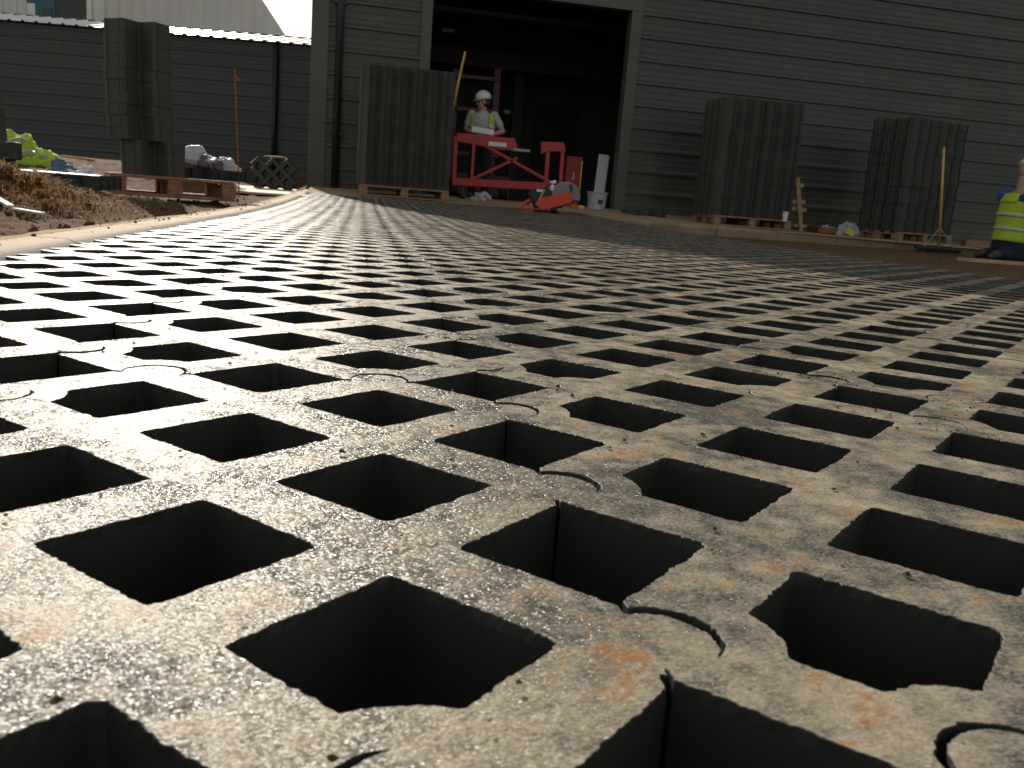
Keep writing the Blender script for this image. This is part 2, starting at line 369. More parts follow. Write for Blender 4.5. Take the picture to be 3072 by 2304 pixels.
def panel_loops(seg=10, cs=.045):
    outer = []
    for (o, ax, nx, Ln, tab) in (((0, 0), (1, 0), (0, -1), 4, False), ((4, 0), (0, 1), (1, 0), 6, True), ((4, 6), (-1, 0), (0, 1), 4, True), ((0, 6), (0, -1), (-1, 0), 6, False)):
        for a, n in side_pts(Ln, tab, seg): outer.append((o[0]+ax[0]*a+nx[0]*n, o[1]+ax[1]*a+nx[1]*n))
    holes = []
    for s in range(1, 4):
        for t in range(1, 6):
            if (s+t) % 2: continue
            lp = []
            for dx, dy in ((1, 0), (0, 1), (-1, 0), (0, -1)):
                cut = None
                if dx == -1 and s == 1: cut = (0, t)
                if dy == -1 and t == 1: cut = (s, 0)
                if cut:
                    k = .205; w = .04
                    e = R0-k
                    if dx == -1: lp += [(s-e, t+k), (s-e+.035, t+.07), (s-e+.035, t-.07), (s-e, t-k)]
                    else: lp += [(s-k, t-e), (s-.07, t-e+.035), (s+.07, t-e+.035), (s+k, t-e)]
                else:
                    px, py = -dy, dx
                    lp += [(s+dx*(R0-cs)-px*cs, t+dy*(R0-cs)-py*cs), (s+dx*(R0-cs*.35), t+dy*(R0-cs*.35)), (s+dx*(R0-cs)+px*cs, t+dy*(R0-cs)+py*cs)]
            holes.append(lp)
    return outer, holes
def densify(lp, st):
    out = []
    for i, p in enumerate(lp):
        q = lp[(i+1) % len(lp)]; L = math.dist(p, q); n = max(1, int(L/st))
        out += [(p[0]+(q[0]-p[0])*k/n, p[1]+(q[1]-p[1])*k/n) for k in range(n)]
    return out
def offs(lp, d):
    """shift every vertex by d along its outward normal (CCW loop)"""
    out = []; n = len(lp)
    for i in range(n):
        a, b, c = lp[i-1], lp[i], lp[(i+1) % n]
        t = Vector((c[0]-a[0], c[1]-a[1]))
        if t.length < 1e-9: out.append(b); continue
        t.normalize(); dd = d(i) if callable(d) else d; out.append((b[0]+t.y*dd, b[1]-t.x*dd))
    return out
def inside(pts, lp):
    x, y = pts[:, 0], pts[:, 1]; r_ = np.zeros(len(pts), bool); a = np.array(lp); b = np.roll(a, -1, 0)
    for (x0, y0), (x1, y1) in zip(a, b):
        if y0 == y1: continue
        c = ((y0 > y) != (y1 > y)) & (x < (x1-x0)*(y-y0)/(y1-y0)+x0); r_ ^= c
    return r_
def panel_mesh(name, step, rough, seed, mat, seg=10, cham=.0045, thick=TH, smat=None):
    outer, holes = panel_loops(seg); rnd = random.Random(seed)
    loops = []; bases = []
    for h, lp in [(False, outer)] + [(True, x) for x in holes]:
        if step: lp = densify(lp, step)
        base = lp if h else offs(lp, -.0045)
        if rough:
            ox, oy = rnd.uniform(0, 99), rnd.uniform(0, 99)
            P_ = lp
            def dsp(i):
                x, y = P_[i]; return rough*.6*mnoise.noise(Vector((x*2.1+ox, y*2.1, oy)))+rough*(mnoise.noise(Vector((x*7+ox, y*7, oy)))*1.1 + mnoise.noise(Vector((x*29+ox, y*29, oy)))*.9) + rough*1.0*max(-.2, mnoise.noise(Vector((x*85, y*85+ox, 2))))
            lp = offs(lp, dsp)
        if not h: lp = offs(lp, -.0035)
        loops.append(lp); bases.append(base)
    tops = [offs(lp, -cham if k == 0 else cham) for k, lp in enumerate(loops)]
    v2, e2 = [], []
    for lp in tops:
        n0 = len(v2); v2 += [Vector(p) for p in lp]; e2 += [(n0+i, n0+(i+1) % len(lp)) for i in range(len(lp))]
    rv, _, rf, *_ = delaunay_2d_cdt(v2, e2, [], 0, 1e-6)
    cen = np.array([np.mean([rv[i] for i in f], 0) for f in rf])
    ok = inside(cen, tops[0])
    for lp in tops[1:]: ok &= ~inside(cen, lp)
    mb = MB()
    mb.add([(p[0]*U, p[1]*U, 0) for p in rv], [tuple(f) for f, k in zip(rf, ok) if k])
    for k, (lp, tp, bs_) in enumerate(zip(loops, tops, bases)):
        n = len(lp); V = [(p[0]*U, p[1]*U, 0) for p in tp] + [(p[0]*U, p[1]*U, -cham*U*.9) for p in lp] + [(p[0]*U, p[1]*U, -.0055) for p in bs_] + [(p[0]*U, p[1]*U, -thick) for p in bs_]
        F = []
        for i in range(n):
            j = (i+1) % n
            for a in (0, n, 2*n): F.append((a+n+i, a+n+j, a+j, a+i) if k == 0 else (a+i, a+j, a+n+j, a+n+i))
        mb.add(V, F)
    # bottom
    mb.add([(p[0]*U, p[1]*U, -thick) for p in rv], [tuple(reversed(f)) for f, k in zip(rf, ok) if k])
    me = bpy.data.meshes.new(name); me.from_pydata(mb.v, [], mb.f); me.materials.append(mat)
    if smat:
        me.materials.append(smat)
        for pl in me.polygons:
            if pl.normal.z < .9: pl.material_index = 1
    return me
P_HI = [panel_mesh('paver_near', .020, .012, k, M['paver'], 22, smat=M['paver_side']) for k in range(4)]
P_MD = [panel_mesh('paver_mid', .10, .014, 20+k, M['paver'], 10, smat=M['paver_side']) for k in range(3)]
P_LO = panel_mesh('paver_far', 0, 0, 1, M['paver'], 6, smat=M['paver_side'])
paving = empty('paving'); tag(paving, kind='structure')
for row in range(-1, 20):
    for col_ in range(9):
        s0, t0 = -7+4*col_, -1+6*row
        cx, cy = (s0+2)*U, (t0+3)*U
        d = math.hypot(cx-CAM.x, cy-CAM.y)
        me = random.choice(P_HI) if d < 1.35 else (random.choice(P_MD) if d < 4.2 else P_LO)
        o = link(bpy.data.objects.new('paver', me), paving)
        jx, jy = random.gauss(0, .0012), random.gauss(0, .0012)
        sx = (zp(cx+.1, cy)-zp(cx-.1, cy))/.2; sy = (zp(cx, cy+.1)-zp(cx, cy-.1))/.2
        rx, ry, rz = math.atan(sy)+random.gauss(0, .0012), -math.atan(sx)+random.gauss(0, .0012), random.gauss(0, .0022)
        o.rotation_euler = (rx, ry, rz)
        off = Matrix.Rotation(rz, 3, 'Z') @ Matrix.Rotation(ry, 3, 'Y') @ Matrix.Rotation(rx, 3, 'X') @ Vector((-.2, -.3, 0))
        o.location = Vector((cx+jx, cy+jy, zp(cx, cy)+random.gauss(0, .0005))) + off
# crumbs of soil lying on the panels
def crumbs(name, n, area, fz, smin, smax, mat, clear=None, parent=None):
    mb = MB(); rnd = random.Random(len(name)*7+n)
    k = 0
    while k < n:
        x, y = area(rnd)
        if clear and not clear(x, y): continue
        r_ = smin*(smax/smin)**(rnd.random()**2.2); z = fz(x, y)
        if r_ > .004:
            n_, m_ = (7, 5) if r_ > .012 else (6, 4); rg = []; sq = rnd.uniform(.5, .9); o3 = Vector((rnd.uniform(0, 99), rnd.uniform(0, 99), rnd.uniform(0, 99)))
            for j in range(m_):
                th_ = math.pi*(j+.12)/(m_-1+.24); ring = []
                for a in range(n_):
                    d = Vector((math.sin(th_)*math.cos(6.2832*a/n_), math.sin(th_)*math.sin(6.2832*a/n_), -math.cos(th_))); f = r_*(1+.55*mnoise.noise(d*1.6+o3)+.2*mnoise.noise(d*4+o3))
                    ring.append((x+d.x*f, y+d.y*f, z+d.z*f*sq+r_*.25))
                rg.append(ring)
            mb.loft(rg)
        else:
            vs_ = []
            for a in range(5):
                an = a*1.2566+rnd.uniform(-.3, .3); q = r_*rnd.uniform(.7, 1.2); vs_.append((x+q*math.cos(an), y+q*math.sin(an), z-.1*r_))
            vs_ += [(x+rnd.uniform(-.3, .3)*r_, y+rnd.uniform(-.3, .3)*r_, z+r_*rnd.uniform(.5, .9))]
            mb.add(vs_, [(i, (i+1) % 5, 5) for i in range(5)])
        k += 1
    o = mb.build(name, mat, parent); tag(o, kind='stuff'); return o
def on_rib(x, y):
    s, t = x/U, y/U
    # distance to the nearest cell centre (cells where s+t is even)
    i = round(s); best = 9
    for a in (i-1, i, i+1):
        j = round(t)
        for b in (j-1, j, j+1):
            if (a+b) % 2 == 0: best = min(best, abs(s-a)+abs(t-b))
    return best > R0+.05
c1 = crumbs('soil_crumbs', 1500, lambda r_: (r_.uniform(-.7, 2.8), -.15+5.0*r_.random()**1.5), lambda x, y: zp(x, y)+.0015, .0007, .0030, M['clod'], on_rib)
tag(c1, 'loose brown soil crumbs scattered over the lattice paving', 'soil')
SP = [(.50, .40, .035), (.50, .60, .03), (.62, .50, .04), (.9, .62, .06), (1.3, .9, .08), (.1, .78, .03), (-.25, .62, .03), (.75, .98, .05), (-.2, 1.1, .05), (.55, .22, .02), (.28, 1.3, .06)]
def spot(r_):
    x, y, s = r_.choice(SP); return (r_.gauss(x, s), r_.gauss(y, s))
c1b = crumbs('soil_spill', 520, spot, lambda x, y: zp(x, y)+.001, .0005, .0024, M['clod'], on_rib)
tag(c1b, 'small spills of dark soil at the joints of the paving panels', 'soil')

c1c = crumbs('bed_clods', 700, lambda r_: (r_.uniform(3.0, 11), r_.uniform(2.5, 11.3)), zbed, .003, .02, M['clod'])
tag(c1c, 'scattered small clods on the brown sand bed beside the paving', 'soil')

# ------------------------------------------------------------------ kerbs
def kerb_mesh(L):
    pr = [(0, -.22), (0, -.05)]
    pr += [(-.05+.05*math.cos(a), -.05+.05*math.sin(a)) for a in [i*math.pi/18 for i in range(1, 10)]]
    pr += [(-.125, 0), (-.125, -.22)]
    mb = MB(); mb.prism(pr, 0, L, lambda a, b, d: (a, d, b)); me = mb.mesh('kerb_stone'); me.materials.append(M['kerb']); return me
KM = kerb_mesh(.905)
kl = empty('kerb'); tag(kl, kind='structure')
y = -.62
while y < 12.3:
    o = link(bpy.data.objects.new('kerb_stone', KM), kl); z0, z1 = zk(y), zk(y+.915)
    o.location = (-.713+random.gauss(0, .0015), y, z0+random.gauss(0, .0012)); o.rotation_euler = (math.atan((z1-z0)/.915), 0, random.gauss(0, .002)); y += .915
kr = empty('kerb', (0, 0, 0)); tag(kr, kind='structure'); KM2 = KM.copy(); KM2.materials[0] = M['kerb_sandy']
x = 2.95
while x < 12.6:
    o = link(bpy.data.objects.new('kerb_stone', KM2), kr); yk = 11.40+.036*(x-2.95)
    o.location = (x, yk, zapron(x, yk)+.012); o.rotation_euler = (-.0115*0, 0, -math.pi/2+.036); x += .915
crumbs('haunch_grit', 260, lambda r_: (r_.uniform(-.93, -.765), r_.uniform(.8, 8)), lambda x, y: zk(y)+.001, .0015, .007, M['clod'])['label'] = 'dark grit lying on the sandy kerb top'
bpy.data.objects['haunch_grit']['category'] = 'grit'

# ------------------------------------------------------------------ warehouse
TW = 0.0362; WO = Vector((CAM.x-math.sin(TW)*13.864, CAM.y+math.cos(TW)*13.864, 0))
wh = empty('warehouse', WO, TW); tag(wh, 'dark grey-green ribbed metal warehouse with a tall open doorway', 'building')
def wx(x): return (x-WO.x)/math.cos(TW)          # site x -> along the front wall
ZB = .041; HH = 10.0
def sheet(x0, x1, z0, n, mat, parent, name='cladding_sheet', depth=.038, sgn=-1):
    pr = []
    for k in range(n):
        b = z0+k/3
        pr += [(b, .0), (b+.010, depth), (b+.042, depth), (b+.078, .0), (b+.138, 0), (b+.146, .004), (b+.162, .004), (b+.170, 0), (b+.232, 0), (b+.240, .004), (b+.256, .004), (b+.264, 0)]
    pr.append((z0+n/3+.0, 0))
    vs_ = [(x, sgn*d, z) for x in (x0, x1) for z, d in pr]; m = len(pr)
    mb = MB().add(vs_, [(i, i+1, m+i+1, m+i) for i in range(m-1)]); return mb.build(name, mat, parent)
XC = wx(-.83); XJL = wx(.88); XJR = wx(3.90)
def skin(x0, x1, zlo, zhi):
    k = 0
    z = ZB-1/3 if zlo < 0 else zlo
    while z < zhi-.01:
        sheet(x0, x1, z, 3, M['clad'], wh); z += 1.0
skin(XC+.235, XJL-.15, -1, HH); skin(XJR+.165, 26, -1, HH); skin(XJL-.15, XJR+.165, ZB+9.6/3*1.0+.0, HH)
def wbox(name, x0, x1, y0, y1, z0, z1, mat, bevel=0): return MB().box(((x0+x1)/2, (y0+y1)/2, (z0+z1)/2), (x1-x0, y1-y0, z1-z0)).build(name, mat, wh, bevel=bevel)
wbox('corner_flashing', XC, XC+.24, -.045, .02, -.3, HH, M['flash'])
wbox('door_jamb', XJL-.155, XJL, -.045, .16, -.3, 3.09, M['flash'])
wbox('door_jamb', XJR, XJR+.17, -.046, .16, -.3, 3.09, M['flash'])
wbox('door_lintel', XJL-.155, XJR+.17, -.05, .16, 3.09, 3.26, M['flash'])
for (a, b, c, d) in ((XC+.01, XJL-.15, -.3, HH), (XJR+.16, 26, -.3, HH), (XJL-.15, XJR+.16, 3.26, HH)): wbox('wall_core', a, b, .012, .15, c, d, M['inwall'])
wbox('side_wall', XC, XC+.14, .16, 16, -.3, HH, M['clad']); wbox('side_wall', 25.8, 26, .16, 16, -.3, HH, M['clad'])
wbox('rear_wall', XC+.15, 25.8, 15.8, 16, -.3, HH, M['clad']); wbox('roof', XC-.05, 26.1, -.1, 16.1, HH+.002, HH+.2, M['clad'])
wbox('inner_partition', XC+.16, 12, 6.2, 6.35, -.3, 7, M['inwall']); wbox('inner_partition', 8.0, 8.1, .2, 6.2, -.3, 7, M['inwall'])
wbox('floor_slab', XC+.02, 25.7, .02, 15.7, -.3, FL, M['infloor'])
wbox('mezzanine_beam', XC+.2, 7.9, 4.2, 4.4, 2.62, 2.92, M['dark']); wbox('mezzanine_deck', XC+.2, 7.9, 4.45, 6.2, 2.9, 3.0, M['dark'])
for xx in (1.0, 3.6, 6.2): wbox('steel_column', xx, xx+.2, 4.6, 4.8, FL, 2.9, M['dark'])
wbox('cable_tray', XC+.3, 7.8, 3.0, 3.3, 3.35, 3.42, M['steel'])
for xx in (2.2, 4.4): wbox('inner_door', xx, xx+1.0, 6.14, 6.195, FL, 2.2, M['dark'])
dp = MB(); dp.tube([(wx(-.43), -.095, z) for z in (-.05, 3, 6, 9, HH)], .055, 14); dpo = dp.build('downpipe', M['blackplastic'], wh, smooth=True)
for zz in (.9, 2.7): MB().box((wx(-.43), -.07, zz), (.17, .11, .05)).build('pipe_bracket', M['blackplastic'], dpo)
wbox('base_flashing', XC+.24, XJL-.16, -.04, .01, -.1, ZB+.0, M['flash']); wbox('base_flashing', XJR+.18, 26, -.041, .01, -.1, ZB+.0, M['flash'])

# ------------------------------------------------------------------ low shed on the left
YS = 24.0
sh = empty('low_shed', (-1.05*(1-math.cos(R(9))), YS-1.05*math.sin(R(9)), 0), -R(9)); tag(sh, 'low dark ribbed metal shed with sunlit pale sheet roof, left of the warehouse', 'building')
zs0, zs1 = .10, at(330, 62, YS).z
XS0, XS1 = -16.0, -.86-.03*10
nshe = 4; top_gap = zs1-(zs0+1/3*10)
for k in range(4):
    sheet(XS0, -1.05, zs1-4.03+k*1.0, 3, M['clad_far'], sh, depth=.028)
MB().box(((XS0-1.05)/2, .08, 1.7), (-1.05-XS0, .12, 3.0)).build('wall_core', M['inwall'], sh)
MB().tube([(at(595, 200, YS).x-.02, -.09, z) for z in (.0, 1.5, zs1-.05)], .065, 12).build('downpipe', M['blackplastic'], sh, smooth=True)
rise, run = .43, 1.9
pr = []
x = XS0-.2
while x < -.95:
    pr += [(x, 0), (x+.23, 0), (x+.25, .032), (x+.31, .032), (x+.3333, 0)]; x += .3333
mb = MB(); n = len(pr); top = [(a, -.16, zs1+b) for a, b in pr]+[(a, run, zs1+rise+b) for a, b in pr]
mb.add(top, [(i, i+1, n+i+1, n+i) for i in range(n-1)])
mb.add([(a, -.155, zs1+b-.012) for a, b in pr]+[(a, run, zs1+rise+b-.012) for a, b in pr], [(n+i, n+i+1, i+1, i) for i in range(n-1)])
mb.build('roof', M['roofsheet'], sh)
MB().box(((XS0-1.0)/2, run+.1, zs1+rise/2), (-1.0-XS0, .1, rise+.1)).build('rear_upstand', M['clad_far'], sh)
for k in range(3): MB().box(((XS0-1.05)/2, 4.0, 1.7), (-1.05-XS0, .1, 3.0)).build('rear_wall', M['clad_far'], sh) if k == 0 else None

# ------------------------------------------------------------------ far grey building and teal block
YG = 62.0
gb = empty('grey_sheeted_building', (0, YG, 0)); tag(gb, 'tall pale grey sheeted building with a slanting right edge, behind the shed', 'building')
def gp(x, y): q = at(x, y, YG); return q.x, q.z
a0 = gp(162, 60); a1 = gp(618, 78)
xl, xr = a0[0], a1[0]; slope = (gp(567, 0)[0]-a1[0])/(gp(567, 0)[1]-a1[1])
poly = [(xl, -.3), (xr-slope*(a1[1]+.3), -.3), (xr+slope*(26-a1[1]), 26), (xl, 26)]
MB().prism(poly, 0, 30, lambda a, b, d: (a, d, b)).build('wall', M['gwall'], gb)
x = xl+.2; k = 0
while x < xr-slope*2:
    ztop = 26 if x < xr+slope*(26-a1[1]) else a1[1]+(x-xr)/slope
    if ztop > 4: MB().box((x, -.03, ztop/2), (.09, .06, ztop)).build('seam_rib', M['gwall'], gb)
    x += .75; k += 1
MB().box((xr+1.0, 3, a1[1]/2-.6), (3.4, 8, a1[1]+.4)).build('annexe', M['gwall'], gb)
tb = empty('teal_office_block', (0, YG-4, 0)); tag(tb, 'teal and dark panelled block with a bright window above the shed roof', 'building')
def tp(x, y): q = at(x, y, YG-4); return q.x, q.z
def tpan(name, x0, x1, y0, mat, dy=0, z1=24, z0=-.3, par=None):
    a, b = tp(x0, 20)[0], tp(x1, 20)[0]; return MB().box(((a+b)/2, dy+1.0, (z0+z1)/2), (b-a, 2.0, z1-z0)).build(name, mat, par or tb)
tpan('ribbed_wall', -260, 57, 0, M['gwall'])
tpan('teal_panel', 57.5, 118, 0, M['teal'], .05)
tpan('dark_recess', 118.5, 164, 0, M['dark'], .1)
xx = tp(-60, 20)[0]
while xx < tp(55, 20)[0]:
    MB().box((xx, -.03, 12), (.12, .06, 24)).build('seam_rib', M['gwall'], tb); xx += .38
a, b = tp(58, 6), tp(76, 34); wdw = MB().box(((a[0]+b[0])/2, .02, (a[1]+b[1])/2), (b[0]-a[0], .06, a[1]-b[1])).build('window', M['white'], tb)
a, b = tp(90, 16), tp(112, 40); MB().box(((a[0]+b[0])/2, .02, (a[1]+b[1])/2), (b[0]-a[0], .06, a[1]-b[1])).build('window', M['glass'], tb)

# ------------------------------------------------------------------ pallets and stacks of panels
def pallet_proto(name, label, wm, L=1.2, D=.8, boards=5):
    r_ = empty(name); tag(r_, label, 'pallet', 'wooden pallets')
    rnd = random.Random(hash(label) % 999 if False else len(label))
    me_d = MB().box((0, 0, 0), (L, .098, .022)).mesh('deck_board'); me_s = MB().box((0, 0, 0), (.1, D, .022)).mesh('stringer'); me_b = MB().box((0, 0, 0), (.10, .135, .078)).mesh('block')
    for m in (me_d, me_s, me_b): m.materials.append(wm)
    def put(n, me, x, y, z, rz=0):
        o = link(bpy.data.objects.new(n, me), r_); o.location = (x, y, z); o.rotation_euler = (0, 0, rz+rnd.gauss(0, .006))
        if not o.modifiers: b = o.modifiers.new('bevel', 'BEVEL'); b.width = .004; b.segments = 1
        return o
    for k in range(boards): put('deck_board', me_d, rnd.gauss(0, .004), -D/2+.05+(D-.1)*k/(boards-1), .133)
    for x in (-L/2+.05, 0, L/2-.05):
        put('stringer_board', me_s, x, 0, .1105)
        for y in (-D/2+.068, 0, D/2-.068): put('block', me_b, x+rnd.gauss(0, .003), y, .0605)
    for y in (-D/2+.05, 0, D/2-.05): put('bottom_board', me_d, 0, y, .0105)
    return r_
P_ST = panel_mesh('stacked_paver', 0, 0, 2, M['stack'], 6)
def stack(name, label, loc, rz, layers, nx=2, ny=2, lean=(0, 0), seed=0, jit=.003, par=None, z0=0, me=None):
    r_ = par or empty(name, loc, rz)
    if par is None: tag(r_, label, 'paver stack', 'stacks of lattice paving panels')
    rnd = random.Random(seed)
    for k in range(layers):
        for i in range(nx):
            for j in range(ny):
                o = link(bpy.data.objects.new('paver', me or P_ST), r_)
                # panel 0.4 (x) by 0.6 (y), turned a quarter so the long edge runs along x
                cx = (i-(nx-1)/2)*.606+lean[0]*k+rnd.gauss(0, jit); cy = (j-(ny-1)/2)*.404+lean[1]*k+rnd.gauss(0, jit)
                o.location = (cx+.3, cy-.2, z0+TH*(k+1)+.0012*k); o.rotation_euler = (0, 0, math.pi/2+rnd.gauss(0, .006))
    return r_
def place(o, x, y, z, rz): o.location = (x, y, z); o.rotation_euler = (0, 0, rz); return o
pal = pallet_proto('pallet', 'wooden pallet under the tall paver stack left of the doorway', M['wood'])
place(pal, .53, 12.5, zapron(.5, 12.4)-.006, TW)
def pcopy(label, x, y, z, rz):
    c = copy_tree(pal); c['label'] = label; return place(c, x, y, z, rz)
pcopy('wooden pallet under the paver stack right of the doorway, white cup on it', 5.52, 12.42, zapron(5.6, 12.4)-.006, TW)
pcopy('wooden pallet under the dark paver stack behind the broom', 8.18, 12.42, zapron(8.2, 12.4)-.006, .33)
stack('paver_stack', 'tall stack of grey lattice panels on a pallet left of the doorway', (.53, 12.5, zapron(.5, 12.4)+.140), TW, 19, seed=3)
stack('paver_stack', 'stack of dark lattice panels against the ribbed wall beside the timber batten stand', (5.52, 12.42, zapron(5.6, 12.4)+.140), TW, 20, seed=4)
stack('paver_stack', 'dark stack of lattice panels turned at an angle behind the broom', (8.18, 12.42, zapron(8.2, 12.4)+.140), .33, 20, seed=5, jit=.004)
# left-hand group in the sun
palr = pallet_proto('pallet', 'reddish pallet in the soil carrying the tall leaning paver stack', M['wood_red'], .84, .8)
place(palr, -1.47, 6.95, -.012, R(18))
pb = copy_tree(palr); pb['label'] = 'reddish pallet half buried in soil under a single layer of panels'; place(pb, -2.06, 5.28, -.108, R(4))
ls = stack('paver_stack', 'tall narrow paver stack standing offset on a reddish pallet in the sun', (-1.56, 6.98, .132), R(9.5)+math.pi/2, 3, 1, 1, seed=9, jit=.002)
stack('', '', None, 0, 10, 1, 1, lean=(.0005, .0022), seed=11, jit=.0022, par=ls, z0=.2435)
for o in list(ls.children)[3:]: o.location.y += .088
s4 = stack('paver_stack', 'single layer of panels with sunlit top on the half buried pallet', (-2.06, 5.28, .037), R(4), 1, 2, 2, seed=12, jit=.004, me=P_LO)
s5 = stack('paver_stack', 'few panels lying flat on the right end of the reddish pallet', (-1.19, 7.2, .132), R(18), 1, 1, 1, seed=13, me=P_LO)
# bundle of panels standing on edge by the warehouse corner
lb = empty('paver_bundle', at(588, 408, 13.1)); tag(lb, 'bundle of lattice panels standing on edge on sunlit boards by the warehouse corner', 'paver bundle')
lz = lb.location.z
for k in range(3):
    o = link(bpy.data.objects.new('paver', P_ST), lb); o.rotation_euler = (math.pi/2+random.gauss(0, .02), -math.pi/2, R(10)); o.location = (.30+.012*k, .13*k, .03+random.gauss(0, .004))
    o.rotation_euler = (Matrix.Rotation(R(12)+random.gauss(0, .03), 3, 'Z') @ Matrix(((0, 1, 0), (0, 0, 1), (1, 0, 0)))).to_euler(); o.location = (-.31+.012*k, .10*k, .0)
mb = MB(); mb.ell((.02, .2, .445), (.17, .10, .02)); mb.build('sand_lump', M['sand'], lb, smooth=True)
bd = MB().box((0, 0, 0), (1.5, 2.2, .03)).build('ply_board', M['ply'], bevel=.004); bd.location = (-1.62, 13.0, at(588, 408, 13.1).z-.018); bd.rotation_euler = (.012, 0, R(7))
tag(bd, 'sandy plywood board lying in the sun under the panel bundle', 'board')
bd2 = MB().box((0, 0, 0), (1.7, 1.3, .025)).build('ply_board', M['ply'], bevel=.004); bd2.location = (-1.55, 11.15, at(560, 413, 11.2).z-.01); bd2.rotation_euler = (.010, .0, R(12))
tag(bd2, 'pale board lying on the soil in front of the panel bundle', 'board')
# flat panel left by the wall between the doorway and the second stack
fp = link(bpy.data.objects.new('loose_paver', P_ST)); q = at(1400, 466, 12.7); fp.location = (q.x+.3, q.y, zapron(q.x, 12.7)+TH); fp.rotation_euler = (0, 0, math.pi/2+TW)
tag(fp, 'single lattice panel lying flat at the foot of the wall right of the doorway', 'paver')

# ------------------------------------------------------------------ cloth heaps and bags
def heap(name, mat, c, r_, seed, sub=3, rough=.35, fold=3.0, flat=.0):
    """a crumpled heap: half-ellipsoid with folds"""
    mb = MB(); n, m = 44, 18; rings = []; o = Vector((seed*3.1, seed*1.7, 0))
    for j in range(m+1):
        t = math.pi/2*j/m; ring = []
        for k in range(n):
            a = 2*math.pi*k/n; d = Vector((math.cos(a)*math.cos(t), math.sin(a)*math.cos(t), math.sin(t)))
            f = 1 + rough*.75*mnoise.noise(d*fold*.7+o) - rough*.5*(abs(mnoise.noise(d*fold+o))-.2) + rough*.12*mnoise.noise(d*fold*2.6+o)
            ring.append((c[0]+d.x*r_[0]*f, c[1]+d.y*r_[1]*f, c[2]+max(0, d.z)*r_[2]*f-.02*(j == 0)))
        rings.append(ring)
    return mb.loft(rings)
jk = empty('jacket_heap', at(60, 350, 11.6)); tag(jk, 'crumpled lime hi-vis jacket dropped on the soil', 'jacket')
jk.location.z = zbank(jk.location.x, 11.6)-.01
def jpatch(c, r_, seed, mat, name, par, rough=.4): return heap(name, mat, c, r_, seed, rough=rough).build(name, mat, par, smooth=True)
jpatch((-.10, 0, 0), (.24, .22, .36), 3, M['hivis'], 'jacket_body', jk, .5)
jpatch((.17, -.06, 0), (.22, .18, .20), 5, M['hivis'], 'sleeve', jk, .5)
jpatch((.02, -.17, 0), (.15, .10, .16), 8, M['hivis'], 'sleeve', jk, .5)
for (a, b, w, sd) in (((-.26, -.16, .26), (.05, -.17, .30), .05, 1), ((-.05, -.24, .12), (.14, -.22, .17), .045, 2), ((.20, -.2, .17), (.30, -.18, .05), .045, 3), ((-.15, -.2, .05), (.0, -.27, .09), .045, 4)):
    pts = [Vector(a).lerp(Vector(b), i/5)+Vector((0, -.03*math.sin(i), .02*math.sin(i*1.9+sd))) for i in range(6)]
    mb = MB()
    for p0, p1 in zip(pts[:-1], pts[1:]): mb.bar(p0, p1, .03, w, (0, -.4, 1))
    mb.build('reflective_band', M['silver'], jk)
cl = empty('cloth_bundle', at(140, 354, 10.9)); cl.location.z = zbank(cl.location.x, 10.9)-.01; tag(cl, 'blue-grey and white cloth crumpled on the soil beside the lime jacket', 'cloth')
jpatch((0, 0, 0), (.20, .14, .12), 11, M['bluegrey'], 'blue_fold', cl, .45)
jpatch((.10, -.05, 0), (.16, .10, .075), 12, M['white'], 'white_fold', cl, .6)
jpatch((-.05, .06, .02), (.13, .09, .15), 14, M['bluegrey'], 'blue_fold', cl, .5)
jpatch((.22, .02, .02), (.09, .07, .10), 15, M['white'], 'white_fold', cl, .6)
pk = MB().box((0, 0, 0), (.42, .07, .03)).build('timber_offcut', M['wood_pale'], bevel=.003); q = at(168, 330, 12.9); pk.location = (q.x, 12.9, zbank(q.x, 12.9)+.03); pk.rotation_euler = (0, .05, -.1)
tag(pk, 'pale timber offcut lying on the soil behind the jacket', 'timber')
pbg = empty('plastic_sheeting', at(440, 346, 11.1)); pbg.location.z = zbank(pbg.location.x, 11.1)-.03; tag(pbg, 'crumpled white and purple plastic sheeting on top of the soil heap', 'plastic sheet')
jpatch((-.12, 0, 0), (.34, .2, .19), 21, M['bag'], 'sheet_fold', pbg, .45)
jpatch((.24, .0, -.06), (.18, .15, .17), 22, M['bag'], 'sheet_fold', pbg, .6)
jpatch((.02, -.13, 0), (.08, .10, .13), 23, M['purple'], 'purple_print', pbg, .4)
jpatch((.17, -.10, -.02), (.07, .08, .12), 24, M['purple'], 'purple_print', pbg, .5)
# rusty marker pin
rp = empty('marker_pin', at(517, 436, 9.6)); tag(rp, 'rusty thin steel marker pin with a red mark low down, standing in the soil', 'marker pin'); rp.location.z = zbank(rp.location.x, 9.6)-.02
tz = at(507, 145, 9.6); v = tz-rp.location
MB().tube([(0, 0, 0), v*.5, v], .0065, 8).build('bar', M['rust'], rp)
MB().tube([v*.94+Vector((0, 0, .0)), v*.92+Vector((.05, 0, -.03)), v*.90+Vector((.06, 0, .01)), v*.915+Vector((.01, 0, 0))], .008, 6).build('tie_wire', M['rust'], rp)
MB().tube([v*.155, v*.19], .016, 8).build('red_tape', M['tinred'], rp)
